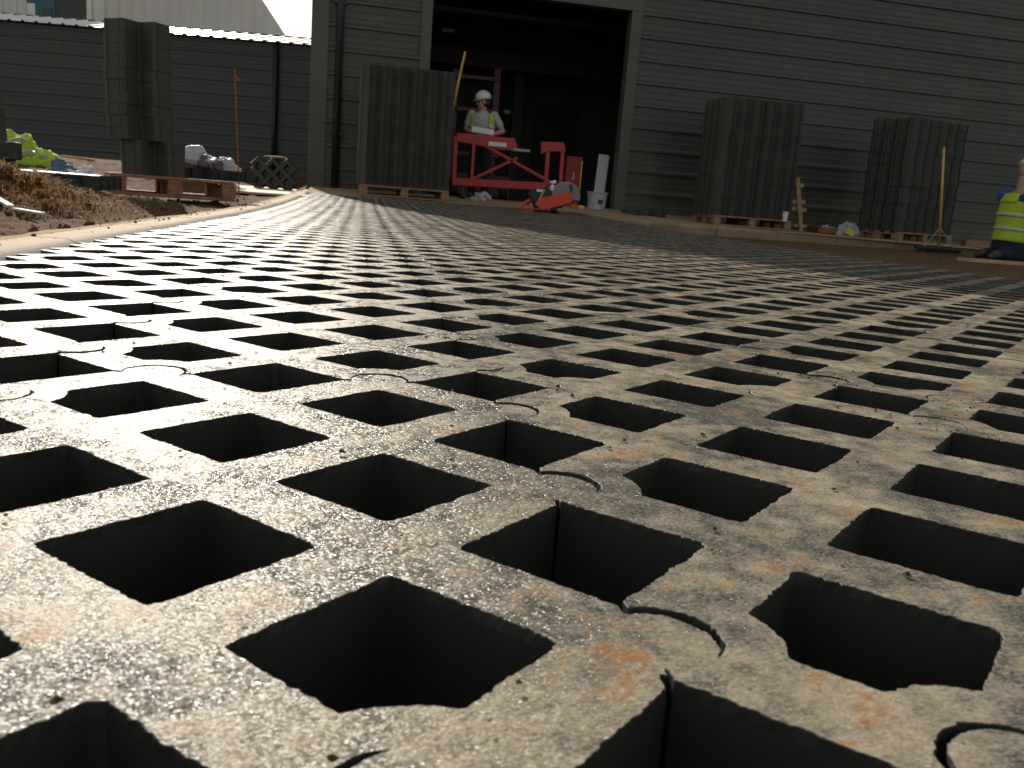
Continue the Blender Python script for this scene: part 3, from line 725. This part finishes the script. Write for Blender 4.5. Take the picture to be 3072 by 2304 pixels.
# weathered post at the left edge
gpz = empty('weathered_post', at(14, 362, 4.75)); tag(gpz, 'dark weathered post with a block foot behind the mound at the far left', 'post')
b0 = gpz.location
def rel(x, y, Y): return at(x, y, Y)-b0
mb = MB(); mb.tube([rel(-16, 205, 4.75), rel(-9, 260, 4.75), rel(-2, 330, 4.75), rel(0, 372, 4.75)], [.036, .042, .045, .05], 9); mb.build('shaft', M['greenpost'], gpz)
MB().box(rel(16, 325, 4.75), (.11, .10, .09)).build('foot_block', M['greenpost'], gpz, bevel=.008)
MB().bar(rel(24, 335, 4.75), rel(24, 385, 4.75), .03, .05).build('foot_leg', M['greenpost'], gpz)
# litter stick
lt = MB()
for a, b in (((-1.345, 3.22), (-1.235, 3.12)), ((-1.222, 3.12), (-1.09, 2.99))):
    a, b = (Vector((*q, zbank(*q)+.028)) for q in (a, b)); lt.bar(a, b, .026, .007)
ltso = lt.build('split_lath', M['palestone']); tag(ltso, 'pale split lath lying on the dark soil mound near the kerb', 'lath')
# stuff on the bank: clods, dry grass, weeds
def bank_area(x0, x1, y0, y1): return lambda r_: (r_.uniform(x0, x1), r_.uniform(y0, y1))
c2 = crumbs('soil_clods', 2600, bank_area(-3.6, -.95, 1.6, 8), zbank, .003, .018, M['clod']); tag(c2, 'loose brown clods over the soil bank', 'soil')
c3 = crumbs('stone_chips', 120, bank_area(-3.8, -1.0, 2.0, 9), lambda x, y: zbank(x, y)+.001, .004, .014, M['palestone']); tag(c3, 'small pale stone chips lying on the soil bank', 'stone')
def blades(name, mat, n, spots, hmin, hmax, lean=.6, seed=1):
    mb = MB(); rnd = random.Random(seed)
    for _ in range(n):
        sx, sy, sr = rnd.choice(spots); x, y = rnd.gauss(sx, sr), rnd.gauss(sy, sr*1.2)
        if x > -1.03: continue
        z = zbank(x, y)-.005; h = rnd.uniform(hmin, hmax); a = rnd.uniform(0, 6.283); l = rnd.uniform(.1, lean)*h; w = rnd.uniform(.0015, .0035)
        d = Vector((math.cos(a), math.sin(a), 0)); s_ = Vector((-d.y, d.x, 0))*w; p = Vector((x, y, z))
        m_ = p+d*l*.4+Vector((0, 0, h*.6)); t_ = p+d*l*1.2+Vector((0, 0, h*rnd.uniform(.6, 1)))
        mb.add([p-s_, p+s_, m_+s_*.8, m_-s_*.8, t_], [(0, 1, 2, 3), (3, 2, 4)])
    o = mb.build(name, mat); tag(o, kind='stuff'); return o
tag(blades('dry_grass', M['drygrass'], 16000, [(-1.55, 3.9, .22), (-1.9, 4.2, .3), (-1.45, 4.5, .16), (-2.2, 4.0, .4), (-1.3, 3.5, .14), (-2.6, 4.6, .4), (-1.7, 3.3, .25)], .010, .034, 2.2, 3), 'matted dry brown grass over the near soil mound', 'grass')
tag(blades('green_weeds', M['greengrass'], 260, [(-1.22, 5.0, .06), (-1.18, 4.7, .05), (-2.3, 5.0, .1)], .02, .07, .8, 5), 'few yellow-green weeds on the soil beside the kerb', 'weeds')

# ------------------------------------------------------------------ doorway: barrier, lift, board, bucket
YB = 13.42
br = empty('plastic_barrier', at(1100, 440, YB)); br.location.z = FL; tag(br, 'red plastic barrier with crossed braces standing in the doorway', 'barrier')
def bl(x, y, Y=YB): q = at(x, y, Y); return Vector((q.x-br.location.x, q.y-br.location.y, q.z-FL))
def slab(mb, pts, th=.05):
    q = [bl(*p) for p in pts]; mb.prism([(a.x, a.z) for a in q], -th/2, th/2, lambda a, b, d: (a, d, b)); return mb
slab(MB(), [(986, 287), (1112, 299), (1119, 325), (1080, 324), (988, 306)]).build('top_panel', M['red'], br, bevel=.008)
slab(MB(), [(1168, 306), (1218, 308), (1222, 328), (1182, 327), (1168, 334)]).build('top_panel', M['red'], br, bevel=.008)
slab(MB(), [(978, 384), (1208, 396), (1206, 413), (976, 400)]).build('bottom_panel', M['red'], br, bevel=.008)
for p0, p1, w in (((985, 295), (980, 398), .06), ((1024, 302), (1018, 395), .046), ((1184, 322), (1178, 402), .06), ((1216, 318), (1210, 402), .06), ((1032, 306), (1208, 404), .046), ((1022, 386), (1118, 341), .046)):
    MB().bar(bl(*p0)+Vector((0, .004 if w == .046 else 0, 0)), bl(*p1)+Vector((0, .004 if w == .046 else 0, 0)), w, .045, (0, 1, 0)).build('brace' if w == .046 else 'post', M['red'], br, bevel=.006)
for x0 in (1000, 1190):
    q = bl(x0, 400); MB().bar((q.x, 0, 0.01), (q.x, 0, q.z), .04, .05, (0, 1, 0)).build('leg', M['rubber'], br)
    MB().box((q.x, 0, .025), (.09, .46, .05)).build('foot', M['rubber'], br, bevel=.008)
q = bl(1074, 312); MB().box((q.x, -.035, q.z), (.27, .012, .06)).build('white_label', M['white'], br)
q = bl(1130, 325); MB().box((q.x-.03, -.034, q.z), (.26, .012, .035)).build('pale_strip', M['ply'], br)
# white tray on the barrier
tr = MB(); q = at(1043, 283, YB+.02); tr.box((0, 0, 0), (.34, .16, .085)); tro = tr.build('white_tray', M['white'], bevel=.012); tro.location = (q.x, YB+.10, q.z+.0); tro.rotation_euler = (0, .07, 0)
tag(tro, 'white tray held by the standing worker on top of the red barrier', 'tray')
# dark red lift mast behind the worker
YL = 16.4
lf = empty('lift_mast', at(1030, 415, YL)); lf.location.z = FL; tag(lf, 'dark red lift mast in the gloom behind the standing worker', 'lift')
def ll(x, y): q = at(x, y, YL); return Vector((q.x-lf.location.x, q.y-lf.location.y, q.z-FL))
for x0 in (985, 1075): q = ll(x0, 150); MB().bar((q.x, 0, 0), (q.x, 0, q.z), .11, .12, (0, 1, 0)).build('upright', M['darkred'], lf)
for y0 in (165, 235, 330): q, q2 = ll(985, y0), ll(1075, y0); MB().bar((q.x, -.08, q.z), (q2.x, -.08, q.z), .06, .16, (0, 1, 0)).build('crossbar', M['darkred'], lf)
MB().box((0.0, .3, .22), (1.2, 1.0, .42)).build('chassis', M['darkred'], lf, bevel=.03)
for sx in (-.45, .45): MB().tube([(sx-.06, -.18, .16), (sx+.06, -.18, .16)], .16, 16).build('wheel', M['rubber'], lf)
# leaning white board, red cylinder, bucket, saw rag
wb = empty('leaning_board', at(1292, 424, 13.95)); wb.location.z = FL; tag(wb, 'tall pinkish-white board leaning inside the right door jamb', 'board')
hz = at(1298, 333, 13.95).z-FL
MB().bar((0, 0, 0), (.06, .10, hz), .17, .02, (0, 1, 0)).build('panel', M['board'], wb)
rc = empty('tool_cabinet', at(1236, 432, 14.3)); rc.location.z = FL; tag(rc, 'dark red tool cabinet with a yellow edge inside the doorway behind the saw', 'cabinet')
h = at(1236, 338, 14.3).z-FL
MB().box((-.03, .1, h/2), (.26, .3, h)).build('case', M['casered'], rc, bevel=.01)
MB().box((.095, -.056, h*.62), (.016, .012, h*.6)).build('yellow_edge', M['yellow'], rc)
MB().box((-.03, -.058, h*.6), (.02, .016, .12)).build('handle', M['steel'], rc)
bk = empty('mortar_bucket', at(1288, 446, 13.2)); bk.location.z = zapron(3.4, 13.2); tag(bk, 'dirty white bucket at the foot of the right door jamb', 'bucket')
MB().lathe([(.10, 0), (.13, .0), (.15, .24), (.162, .245), (.162, .262), (.142, .262), (.12, .02)], n=20).build('pail', M['bag'], bk, smooth=False)
MB().tube([(.155*math.cos(a), .03, .25-.10*math.sin(a)) for a in [math.pi*i/10 for i in range(11)]], .005, 6).build('handle', M['steel'], bk)
MB().box((.02, -.14, .12), (.07, .02, .06)).build('dark_label', M['rubber'], bk)
og = empty('orange_tool', at(1239, 447, 13.0)); og.location.z = zapron(3.1, 13.0); tag(og, 'small orange and yellow hand tool on the sand by the bucket', 'tool')
MB().box((0, 0, .03), (.11, .08, .06)).build('case', M['orange'], og, bevel=.012); MB().box((.11, 0, .025), (.09, .06, .05)).build('yellow_end', M['yellow'], og, bevel=.01)
rg = empty('rag_heap', at(1040, 420, 13.3)); rg.location.z = zapron(1.5, 13.3)-.01; tag(rg, 'crumpled pale rag on the sand under the red barrier', 'rag')
jpatch((0, 0, 0), (.16, .12, .11), 31, M['bag'], 'rag_fold', rg, .6); jpatch((.05, -.07, 0), (.07, .05, .06), 33, M['cardboard'], 'brown_fold', rg, .5)
# thin batten leaning against the stack
bt = MB(); a, b = at(983, 212, 12.95), at(1005, 112, 13.1); d = (b-a).normalized(); a2 = a-d*1.0
bt.bar(a2, b, .022, .022); bto = bt.build('leaning_batten', M['yellowwood']); tag(bto, 'thin yellow batten leaning upright beside the tall paver stack', 'batten')
# ceiling bits inside
for (x, y, Y, w, lab) in ((968, 66, 17.2, .22, 'short white light fitting hanging in the dark doorway, upper left'), (1106, 243, 18.6, .34, 'pale strip fitting on the dark inner wall right of the standing worker')):
    q = at(x, y, Y); f = empty('light_fitting', q); tag(f, lab, 'light fitting'); MB().box((0, 0, 0), (w, .10, .07)).build('housing', M['white'], f, bevel=.01)
    MB().tube([(0, 0, .03), (0, 0, .9)], .006, 6).build('hanger', M['steel'], f)

# ------------------------------------------------------------------ cut-off saw
SY = 10.85
sw = empty('cutoff_saw', at(1180, 462, SY)); sw.location.z = zp(2.2, SY)+.002; tag(sw, 'orange and grey petrol cut-off saw standing on the paving edge by the doorway', 'saw')
def sp(x, y, dy=0): q = at(x, y, SY); return Vector((q.x-sw.location.x, dy, q.z-sw.location.z))
def zpx(x, y): return (1480+x/5.53)/1.3888, (500+y/5.53)/1.3888       # detail view -> photo position
def sv(x, y, dy=0): return sp(*zpx(x, y), dy)
# belt guard arm: stadium
a, b = sv(800, 620), sv(1190, 520); ax = (b-a).normalized(); ay = Vector((-ax.z, 0, ax.x)); r1, r2 = .075, .072
pl = []
for i in range(11): t = math.pi/2+math.pi*i/10; pl.append(a+(ax*math.cos(t)+ay*math.sin(t))*r1)
for i in range(11): t = -math.pi/2+math.pi*i/10; pl.append(b+(ax*math.cos(t)+ay*math.sin(t))*r2)
MB().prism([(p.x, p.z) for p in pl], -.13, -.075, lambda x, z, d: (x, d, z)).build('belt_guard', M['orange'], sw, bevel=.01)
# rear handle loop
h = [sv(*p) for p in ((690, 560), (590, 560), (470, 640), (440, 690), (470, 750), (640, 745), (690, 700))]
MB().tube([Vector((p.x, 0, p.z)) for p in h], [.022, .02, .02, .02, .02, .02, .024], 10).build('rear_handle', M['orange'], sw, smooth=True)
MB().tube([sv(575, 600), sv(580, 640)], .012, 6).build('trigger', M['rubber'], sw)
eb = [sv(*p) for p in ((600, 400), (880, 340), (960, 420), (960, 640), (700, 700), (640, 560), (590, 480))]
MB().prism([(p.x, p.z) for p in eb], -.07, .09, lambda x, z, d: (x, d, z)).build('engine_block', M['rubber'], sw, bevel=.015)
MB().box(sv(750, 395, -.073), (.07, .01, .03)).build('label_plate', M['white'], sw)
MB().bar(sv(690, 640, -.075), sv(830, 380, -.075), .02, .02).build('starter_cord_strip', M['yellowwood'], sw)
MB().tube([sv(820, 420, -.05), sv(880, 320, -.02), sv(990, 262, 0), sv(1080, 330, .06), sv(1060, 480, .09)], .016, 8).build('front_handle', M['rubber'], sw, smooth=True)
MB().tube([sv(945, 275), sv(1040, 248)], .021, 8).build('handle_grip', M['white'], sw, smooth=True)
MB().box(sv(970, 350, -.02), (.05, .05, .07)).build('air_filter_cover', M['white'], sw, bevel=.01)
# blade guard: half disc
c = sv(1190, 500, -.03); gd = [(c.x, c.z)]
gp2 = []
for i in range(17): t = R(-12)+R(205)*i/16; gp2.append((c.x+.185*math.cos(t)*1.02, c.z+.185*math.sin(t)))
MB().prism(gp2, -.045, .02, lambda x, z, d: (x, d, z)).build('blade_guard', M['guard'], sw, bevel=.012)
MB().bar(sv(1275, 290, -.06), sv(1275, 420, -.06), .02, .02).build('guard_strap', M['rubber'], sw)
tip = [sv(*p) for p in ((1280, 300), (1340, 310), (1385, 355), (1330, 395), (1275, 410))]
MB().prism([(p.x, p.z) for p in tip], -.04, .02, lambda x, z, d: (x, d, z)).build('guard_tip', M['white'], sw, bevel=.008)
MB().lathe([(.02, -.004), (.115, -.003), (.115, .003), (.02, .004)], (c.x, -.012, c.z), 36, Matrix.Rotation(math.pi/2, 3, 'X')).build('cutting_disc', M['dark'], sw)
MB().box(sv(880, 740), (.30, .14, .03)).build('base_skid', M['rubber'], sw)
wc = sv(985, 745); MB().tube([(wc.x, -.07, .045), (wc.x, -.03, .045)], .045, 16).build('support_wheel', M['rubber'], sw)
MB().tube([(wc.x+.09, .03, .1), (wc.x+.09, .07, .1)], .04, 16).build('support_wheel', M['rubber'], sw)

# ------------------------------------------------------------------ right side: batten stand, cup, tray, bag, broom, plank
ts = empty('batten_stand', at(1722, 492, 12.95)); ts.location.z = zapron(6.4, 12.95)-.004; tag(ts, 'rough timber upright with short crosspieces against the wall right of the second stack', 'timber stand')
def tl(x, y): q = at((2330+x/6.9125)/1.3888, (500+y/6.9125)/1.3888, 12.95); return Vector((q.x-ts.location.x, 0, q.z-ts.location.z))
p0, p1 = tl(515, 1270), tl(432, 240); p0.z = 0
MB().bar(p0, p1, .062, .03, (0, 1, 0)).build('upright', M['wood_pale'], ts)
for (x0, y0, x1, y1) in ((440, 380, 575, 395), (350, 715, 612, 735), (335, 865, 632, 905), (380, 1220, 640, 1235)):
    MB().bar(tl(x0, y0)+Vector((0, .034, 0)), tl(x1, y1)+Vector((0, .034, 0)), .055 if y0 < 1000 else .045, .032, (0, 1, 0)).build('crosspiece', M['wood_pale'], ts)
cp = empty('paper_cup', at(1692, 480, 12.03)); cp.location.z = zapron(6.1, 12)+.14; cp.location.x = 6.02; tag(cp, 'tall white paper cup on the pallet edge right of the doorway', 'cup')
MB().lathe([(.030, 0), (.042, .13), (.045, .132), (.045, .138), (.038, .138), (.028, .006)], n=18).build('cup_wall', M['white'], cp, smooth=False)
ty = empty('card_tray', at(1795, 497, 12.75)); ty.location.z = zapron(7.0, 12.75); tag(ty, 'shallow red-brown card tray on the ground between the two dark stacks', 'tray')
mb = MB(); mb.box((0, 0, .012), (.62, .36, .012))
for (x, y, w, d) in ((0, -.18, .62, .012), (0, .18, .62, .012), (-.304, 0, .012, .35), (.304, 0, .012, .35)): mb.box((x, y, .055), (w, d, .09))
mb.build('tray_body', M['cardboard'], ty); jpatch((-.08, 0, .03), (.13, .1, .09), 41, M['bag'], 'crumpled_paper', ty, .6)
wbg = empty('carrier_bag', at(1832, 500, 12.55)); wbg.location.z = zapron(7.2, 12.55); tag(wbg, 'white carrier bag with a yellow packet spilling out, beside the card tray', 'bag')
jpatch((0, 0, 0), (.18, .13, .20), 43, M['bag'], 'bag_body', wbg, .5); MB().box((-.05, -.13, .06), (.13, .04, .09), Matrix.Rotation(.3, 3, 'Y')).build('yellow_packet', M['yellow'], wbg, bevel=.006)
YR = 11.05
bm_ = empty('broom', at(2030, 545, YR)); tag(bm_, 'upright yard broom with a yellow handle and wide black head', 'broom'); bm_.location.z = zbed(bm_.location.x, YR)
def bp(x, y): q = at(x, y, YR); return Vector((q.x-bm_.location.x, 0, q.z-bm_.location.z))
def rz5(x, y): return (2472+x/3.6867)/1.3888, (400+y/3.6867)/1.3888
p0, p1 = bp(*rz5(1275, 1245)), bp(*rz5(1328, 155)); p0.z = .075
MB().tube([p0, p0.lerp(p1, .5), p1], .0165, 10).build('handle', M['yellowwood'], bm_, smooth=True)
j = p0.lerp(p1, .2)
for sgn in (-1, 1): MB().tube([j, (p0.x+sgn*.23, 0, .075)], .007, 6).build('stay', M['steel'], bm_)
MB().box((p0.x, 0, .062), (.72, .075, .03)).build('head', M['blackplastic'], bm_, bevel=.004)
mb = MB(); rnd = random.Random(3)
for i in range(300):
    x, y = p0.x+rnd.uniform(-.35, .35), rnd.uniform(-.033, .033); mb.bar((x, y, .055), (x+rnd.gauss(0, .012), y+rnd.gauss(0, .012), -.002), .004, .004)
bs = mb.build('bristles', M['blackplastic'], bm_); tag(bs, kind='stuff')
pln = MB().box((0, 0, 0), (2.4, .16, .035)).build('scaffold_plank', M['wood_pale'], bevel=.004); q = at(2080, 560, 8.0); pln.location = (q.x+1.18, 8.05, zbed(q.x, 8)+.022); pln.rotation_euler = (0, 0, .05)
tag(pln, 'pale scaffold plank lying on the sand bed in front of the kneeling worker', 'plank')
fw_off = MB(); q = at(2120, 540, 12.2)
for (x, y, w) in ((1985+55, 533, .30), (2075, 533, .26)):
    pass
to = MB().box((0, 0, 0), (.42, .12, .10)).build('timber_block', M['wood'], bevel=.004); q = at(2106, 528, 12.9); to.location = (q.x, 12.9, zapron(q.x, 12.9)+.05); tag(to, 'short dark timber block at the wall foot right of the last stack', 'timber')

# ------------------------------------------------------------------ people
def rings(secs, side, n=26):
    """elliptical rings along a spine: (centre, half width along side, half depth)"""
    out = []; side = Vector(side).normalized(); m = len(secs)
    for i, (c, a, b) in enumerate(secs):
        d = (Vector(secs[min(i+1, m-1)][0]) - Vector(secs[max(i-1, 0)][0])).normalized()
        s_ = (side - d*side.dot(d)).normalized(); f_ = d.cross(s_)
        out.append([Vector(c) + s_*(a*math.copysign(abs(math.cos(t))**.85, math.cos(t))) + f_*(b*math.copysign(abs(math.sin(t))**.9, math.sin(t))) for t in [2*math.pi*k/n for k in range(n)]])
    return out
def capsule(mb, pts, rad, n=12):
    mb.tube(pts, rad, n)
    for p, r_ in zip(pts, rad): mb.ell(p, (r_*1.0, r_*1.0, r_*1.0), 12, 8)
    return mb
def hand(mb, w, d, palmn, L=.175):
    """w wrist, d pointing direction, palmn normal of the palm"""
    w, d, pn = Vector(w), Vector(d).normalized(), Vector(palmn); pn = (pn-d*pn.dot(d)).normalized(); s_ = d.cross(pn)
    Mx = Matrix((s_, pn, d)).transposed()
    mb.ell(w+d*.05, (.042, .018, .055), 12, 8, Mx)
    for k, (o, l) in enumerate(((-.030, .068), (-.010, .078), (.011, .073), (.031, .056))):
        b = w+d*.092+s_*o; mb.tube([b, b+d*l*.5+pn*.012, b+d*l*.8+pn*.038, b+d*l*.85+pn*.055], [.0095, .009, .008, .006], 8)
    t = w+d*.03-s_*.035; mb.tube([t, t-s_*.025+d*.03+pn*.01, t-s_*.022+d*.06+pn*.025], [.012, .011, .008], 8)
def head(mb, c, face, s=1.0):
    """c centre of the skull, face = looking direction"""
    f = Vector(face).normalized(); u = Vector((0, 0, 1)); s_ = f.cross(u).normalized(); u = s_.cross(f)
    Mx = Matrix((s_, f, u)).transposed(); c = Vector(c)
    P_ = lambda a, b, e: c+(s_*a+f*b+u*e)*s
    mb.ell(P_(0, -.008, .03), (.076*s, .096*s, .095*s), 18, 12, Mx)
    mb.ell(P_(0, .028, -.045), (.058*s, .062*s, .072*s), 16, 10, Mx)
    mb.ell(P_(0, .062, -.095), (.026*s, .026*s, .022*s), 10, 8, Mx)                       # chin
    mb.tube([P_(0, .088, .022), P_(0, .112, -.022), P_(0, .092, -.036)], [.010*s, .017*s, .014*s], 8)   # nose
    for q in (-1, 1):
        mb.ell(P_(q*.033, .082, .030), (.026*s, .012*s, .009*s), 10, 8, Mx)               # brow
        mb.ell(P_(q*.078, -.008, -.012), (.010*s, .022*s, .032*s), 10, 8, Mx)             # ear
        mb.ell(P_(q*.040, .066, -.020), (.022*s, .020*s, .020*s), 10, 8, Mx)              # cheek
    mb.ell(P_(0, .088, -.062), (.026*s, .010*s, .006*s), 10, 8, Mx); mb.ell(P_(0, .086, -.073), (.022*s, .010*s, .007*s), 10, 8, Mx)
    return P_, Mx
def face_bits(P_, Mx, par, s=1.0):
    for q in (-1, 1): MB().ell(P_(q*.032, .081, .008), (.013*s, .008*s, .006*s), 10, 8, Mx).build('eye', M['hair'], par, smooth=True)
def hard_hat(P_, Mx, par, s=1.0, tilt=.0):
    T = Mx @ Matrix.Rotation(tilt, 3, 'X')
    pr = [(.128, 0), (.129, .03), (.122, .075), (.100, .112), (.062, .136), (.02, .144), (.001, .145)]
    rg = []
    for r_, z in pr: rg.append([P_(0, 0, .045)+T @ Vector((r_*.90*math.cos(t)*s, r_*1.10*math.sin(t)*s, z*s)) for t in [2*math.pi*k/24 for k in range(24)]])
    mb = MB(); mb.loft(rg); h = mb.build('helmet', M['helmet'], par, smooth=True)
    r1 = [P_(0, 0, .045)+T @ Vector((.118*math.cos(t)*s, (.144*math.sin(t)+(.045 if math.sin(t) > 0 else .0)*math.sin(t)**2)*s, (.004-.012*max(0, math.sin(t))*1.2)*s)) for t in [2*math.pi*k/28 for k in range(28)]]
    r2 = [p+T @ Vector((0, 0, .007*s)) for p in r1]
    MB().loft([r1, r2]).build('brim', M['helmet'], h)
    MB().tube([P_(0, 0, .045)+T @ Vector((0, 1.10*.13*math.cos(t)*s, (.147*math.sin(t)+.001)*s)) for t in [math.pi*k/12 for k in range(1, 12)]], .010*s, 8).build('ridge', M['helmet'], h, smooth=True)
    return h

# --- worker standing in the doorway
YM = 14.02
wk = empty('person', (at(1040, 300, YM).x, YM, FL), -.33); wk.scale = (.95, .95, .945); tag(wk, 'person in white helmet and open hi-vis vest standing behind the red barrier', 'person')
face = (-.96, -.28, -.08)
body = MB(); Pm, Mm = head(body, (-.005, -.01, 1.545), face)
body.tube([(0, .01, 1.36), (-.003, 0, 1.47)], [.062, .055], 14)
tor = [((0, 0, .86), .155, .105), ((0, 0, .95), .158, .112), ((0, 0, 1.06), .158, .118), ((0, 0, 1.18), .168, .122), ((0, .005, 1.29), .178, .112), ((0, .01, 1.36), .150, .085), ((0, .012, 1.40), .07, .06)]
body.loft(rings(tor, (1, 0, 0)))
RA = [(.185, .0, 1.345), (.345, .05, 1.105), (.19, -.17, 1.03)]; LA = [(-.185, .0, 1.345), (-.27, -.02, 1.10), (-.13, -.20, 1.03)]
for A, q in ((RA, 1), (LA, -1)):
    capsule(body, [Vector(A[0]), Vector(A[0]).lerp(Vector(A[1]), .5), Vector(A[1])], [.056, .050, .040]); capsule(body, [Vector(A[1]), Vector(A[1]).lerp(Vector(A[2]), .35), Vector(A[2])], [.041, .042, .028])
    hand(body, A[2], (-q*.5, -.8, -.1), (-q*.6, .2, .6))
for q in (-1, 1):
    capsule(body, [Vector((q*.085, 0, .84)), Vector((q*.10, -.01, .66)), Vector((q*.105, -.02, .47)), Vector((q*.11, 0, .28)), Vector((q*.11, .02, .08))], [.085, .078, .056, .055, .038])
    body.ell((q*.115, -.06, .045), (.045, .12, .045))
body.build('body', M['skin'], wk, smooth=True, remesh=.009); face_bits(Pm, Mm, wk)
st = MB(); st.loft(rings([((c[0], c[1], c[2]), a+.014, b+.014) for c, a, b in tor[:-1]], (1, 0, 0)))
for A in (RA, LA): capsule(st, [Vector(A[0]), Vector(A[0]).lerp(Vector(A[1]), .62)], [.074, .066])
st.tube([(0, .01, 1.36), (0, .005, 1.415)], [.10, .068], 14)
st.build('shirt', M['shirt'], wk, smooth=True, remesh=.011)
tr_ = MB()
tr_.loft(rings([((0, 0, .82), .165, .118), ((0, 0, .90), .172, .122), ((0, 0, .99), .168, .124)], (1, 0, 0)))
for q in (-1, 1): capsule(tr_, [Vector((q*.088, 0, .86)), Vector((q*.10, -.01, .66)), Vector((q*.105, -.02, .47)), Vector((q*.11, 0, .28)), Vector((q*.112, .015, .10))], [.10, .092, .075, .070, .066])
tr_.build('trousers', M['navy'], wk, smooth=True, remesh=.012)
for q in (-1, 1): MB().ell((q*.115, -.05, .05), (.052, .14, .05)).build('boot', M['boot'], wk, smooth=True)
# open vest: shell pieces left and right of the chest, and the back
def vest_shell(par, tor_, side, arcs, grow, zsel, name, mat):
    rg = rings([(c, a+grow, b+grow) for c, a, b in tor_], side, 48); mb = MB()
    for (k0, k1) in arcs:
        idx_ = [k % 48 for k in range(k0, k1+1)]
        g = [[r_[i] for i in idx_] for r_ in rg[zsel[0]:zsel[1]]]; n = len(idx_)
        vs_ = [p for r_ in g for p in r_]; fs = [(i*n+k, i*n+k+1, (i+1)*n+k+1, (i+1)*n+k) for i in range(len(g)-1) for k in range(n-1)]
        mb.add(vs_, fs)
    o = mb.build(name, mat, par, smooth=True); m = o.modifiers.new('thick', 'SOLIDIFY'); m.thickness = .008; m.offset = 1; return o
def fine(tor_, n=5):
    out = []
    for (c0, a0, b0), (c1, a1, b1) in zip(tor_[:-1], tor_[1:]):
        for k in range(n): t = k/n; out.append((Vector(c0).lerp(Vector(c1), t), a0+(a1-a0)*t, b0+(b1-b0)*t))
    out.append((Vector(tor_[-1][0]), tor_[-1][1], tor_[-1][2])); return out
tf = fine(tor[:6]); tf = [(c, a*(1.0), b) for c, a, b in tf]
# ring index 0 = +x, 12 = back or front; the chest opening stays clear
v_ = vest_shell(wk, tf, (1, 0, 0), [(-7, 31)], .030, (2, len(tf)), 'vest', M['hivis'])
for z0 in (6, 13): vest_shell(v_, tf, (1, 0, 0), [(-7, 31)], .040, (z0, z0+3), 'reflective_band', M['silver'])
hard_hat(Pm, Mm, wk, .92, tilt=-.10)
hb = MB(); hb.ell(Pm(0, -.035, .005), (.083, .085, .085), 16, 10, Mm); hb.build('hair', M['hair'], wk, smooth=True)

# --- worker kneeling at the right edge, facing right
YK = 9.5
kw = empty('person', (at(*rz5(2020, 1400), YK).x, YK, 0)); kw.location.z = zbed(kw.location.x, YK); tag(kw, 'person kneeling on the sand bed in a lime hi-vis vest and blue shirt', 'person')
def kk(x, y, dy=0): q = at(*rz5(x, y), YK); return Vector((q.x-kw.location.x, dy, q.z-kw.location.z))
pv, chs, shd, nk = kk(2035, 1200), kk(2110, 900), kk(2175, 690), kk(2215, 590)
hd = kk(2236, 440)
body = MB(); face = (.80, .1, -.55); Pk, Mk = head(body, hd, face)
body.tube([shd+Vector((.0, 0, .02)), hd+Vector((-.02, 0, -.07))], [.062, .056], 14)
tk = [(pv+Vector((-.01, 0, -.10)), .165, .135), (pv, .165, .135), (pv.lerp(chs, .5), .158, .125), (chs, .170, .130), (chs.lerp(shd, .6), .185, .125), (shd, .165, .095), (shd.lerp(nk, .6), .08, .065)]
body.loft(rings(tk, (0, 1, 0)))
arms = []
for q in (-1, 1):
    s0 = shd+Vector((.0, q*.185, -.01)); e0 = kk(2215, 900, q*.24); w0 = kk(2330, 1130, q*.18)
    arms.append((s0, e0, w0)); capsule(body, [s0, s0.lerp(e0, .5), e0], [.062, .055, .045]); capsule(body, [e0, e0.lerp(w0, .3), w0], [.046, .046, .030]); hand(body, w0, (.6, 0, -.8), (-.6, 0, -.5))
legs = []
for q in (-1, 1):
    h0 = pv+Vector((.0, q*.09, -.06)); kn = Vector((kk(2400, 1350).x, q*.14, .075)); an = Vector((kk(1860, 1370).x, q*.12, .075)); to_ = an+Vector((-.10, 0, -.02))
    legs.append((h0, kn, an, to_)); capsule(body, [h0, h0.lerp(kn, .5), kn], [.095, .085, .062]); capsule(body, [kn, kn.lerp(an, .35), an], [.060, .062, .042])
body.build('body', M['skin'], kw, smooth=True, remesh=.010); face_bits(Pk, Mk, kw)
st = MB(); st.loft(rings([(c, a+.014, b+.014) for c, a, b in tk[1:-1]], (0, 1, 0)))
for s0, e0, w0 in arms: capsule(st, [s0+Vector((-.03, math.copysign(.03, s0.y), 0)), s0.lerp(e0, .66)], [.098, .082])
st.build('shirt', M['blue'], kw, smooth=True, remesh=.012)
tr_ = MB(); tr_.loft(rings([(c, a+.016, b+.016) for c, a, b in [(pv+Vector((-.02, 0, -.14)), .15, .13)]+tk[:2]+[(pv.lerp(chs, .2), .16, .128)]], (0, 1, 0)))
for h0, kn, an, to_ in legs: capsule(tr_, [h0, h0.lerp(kn, .5), kn], [.115, .103, .083]); capsule(tr_, [kn, kn.lerp(an, .35), an], [.080, .086, .066])
tr_.build('trousers', M['navy'], kw, smooth=True, remesh=.013)
for h0, kn, an, to_ in legs: capsule(MB(), [an+Vector((.02, 0, 0)), an+Vector((-.05, 0, -.005)), an+Vector((-.11, 0, -.03))], [.060, .056, .042]).build('boot', M['boot'], kw, smooth=True)
tf = fine(tk[1:6])
v_ = vest_shell(kw, tf, (0, 1, 0), [(0, 48)], .028, (0, len(tf)-5), 'vest', M['hivis'])
for z0 in (4, 9): vest_shell(v_, tf, (0, 1, 0), [(0, 48)], .040, (z0, z0+2), 'reflective_band', M['silver'])
for ar in ((7, 17), (31, 41)): vest_shell(v_, tf, (0, 1, 0), [ar], .034, (len(tf)-7, len(tf)), 'vest_shoulder', M['hivis'])
hard_hat(Pk, Mk, kw)
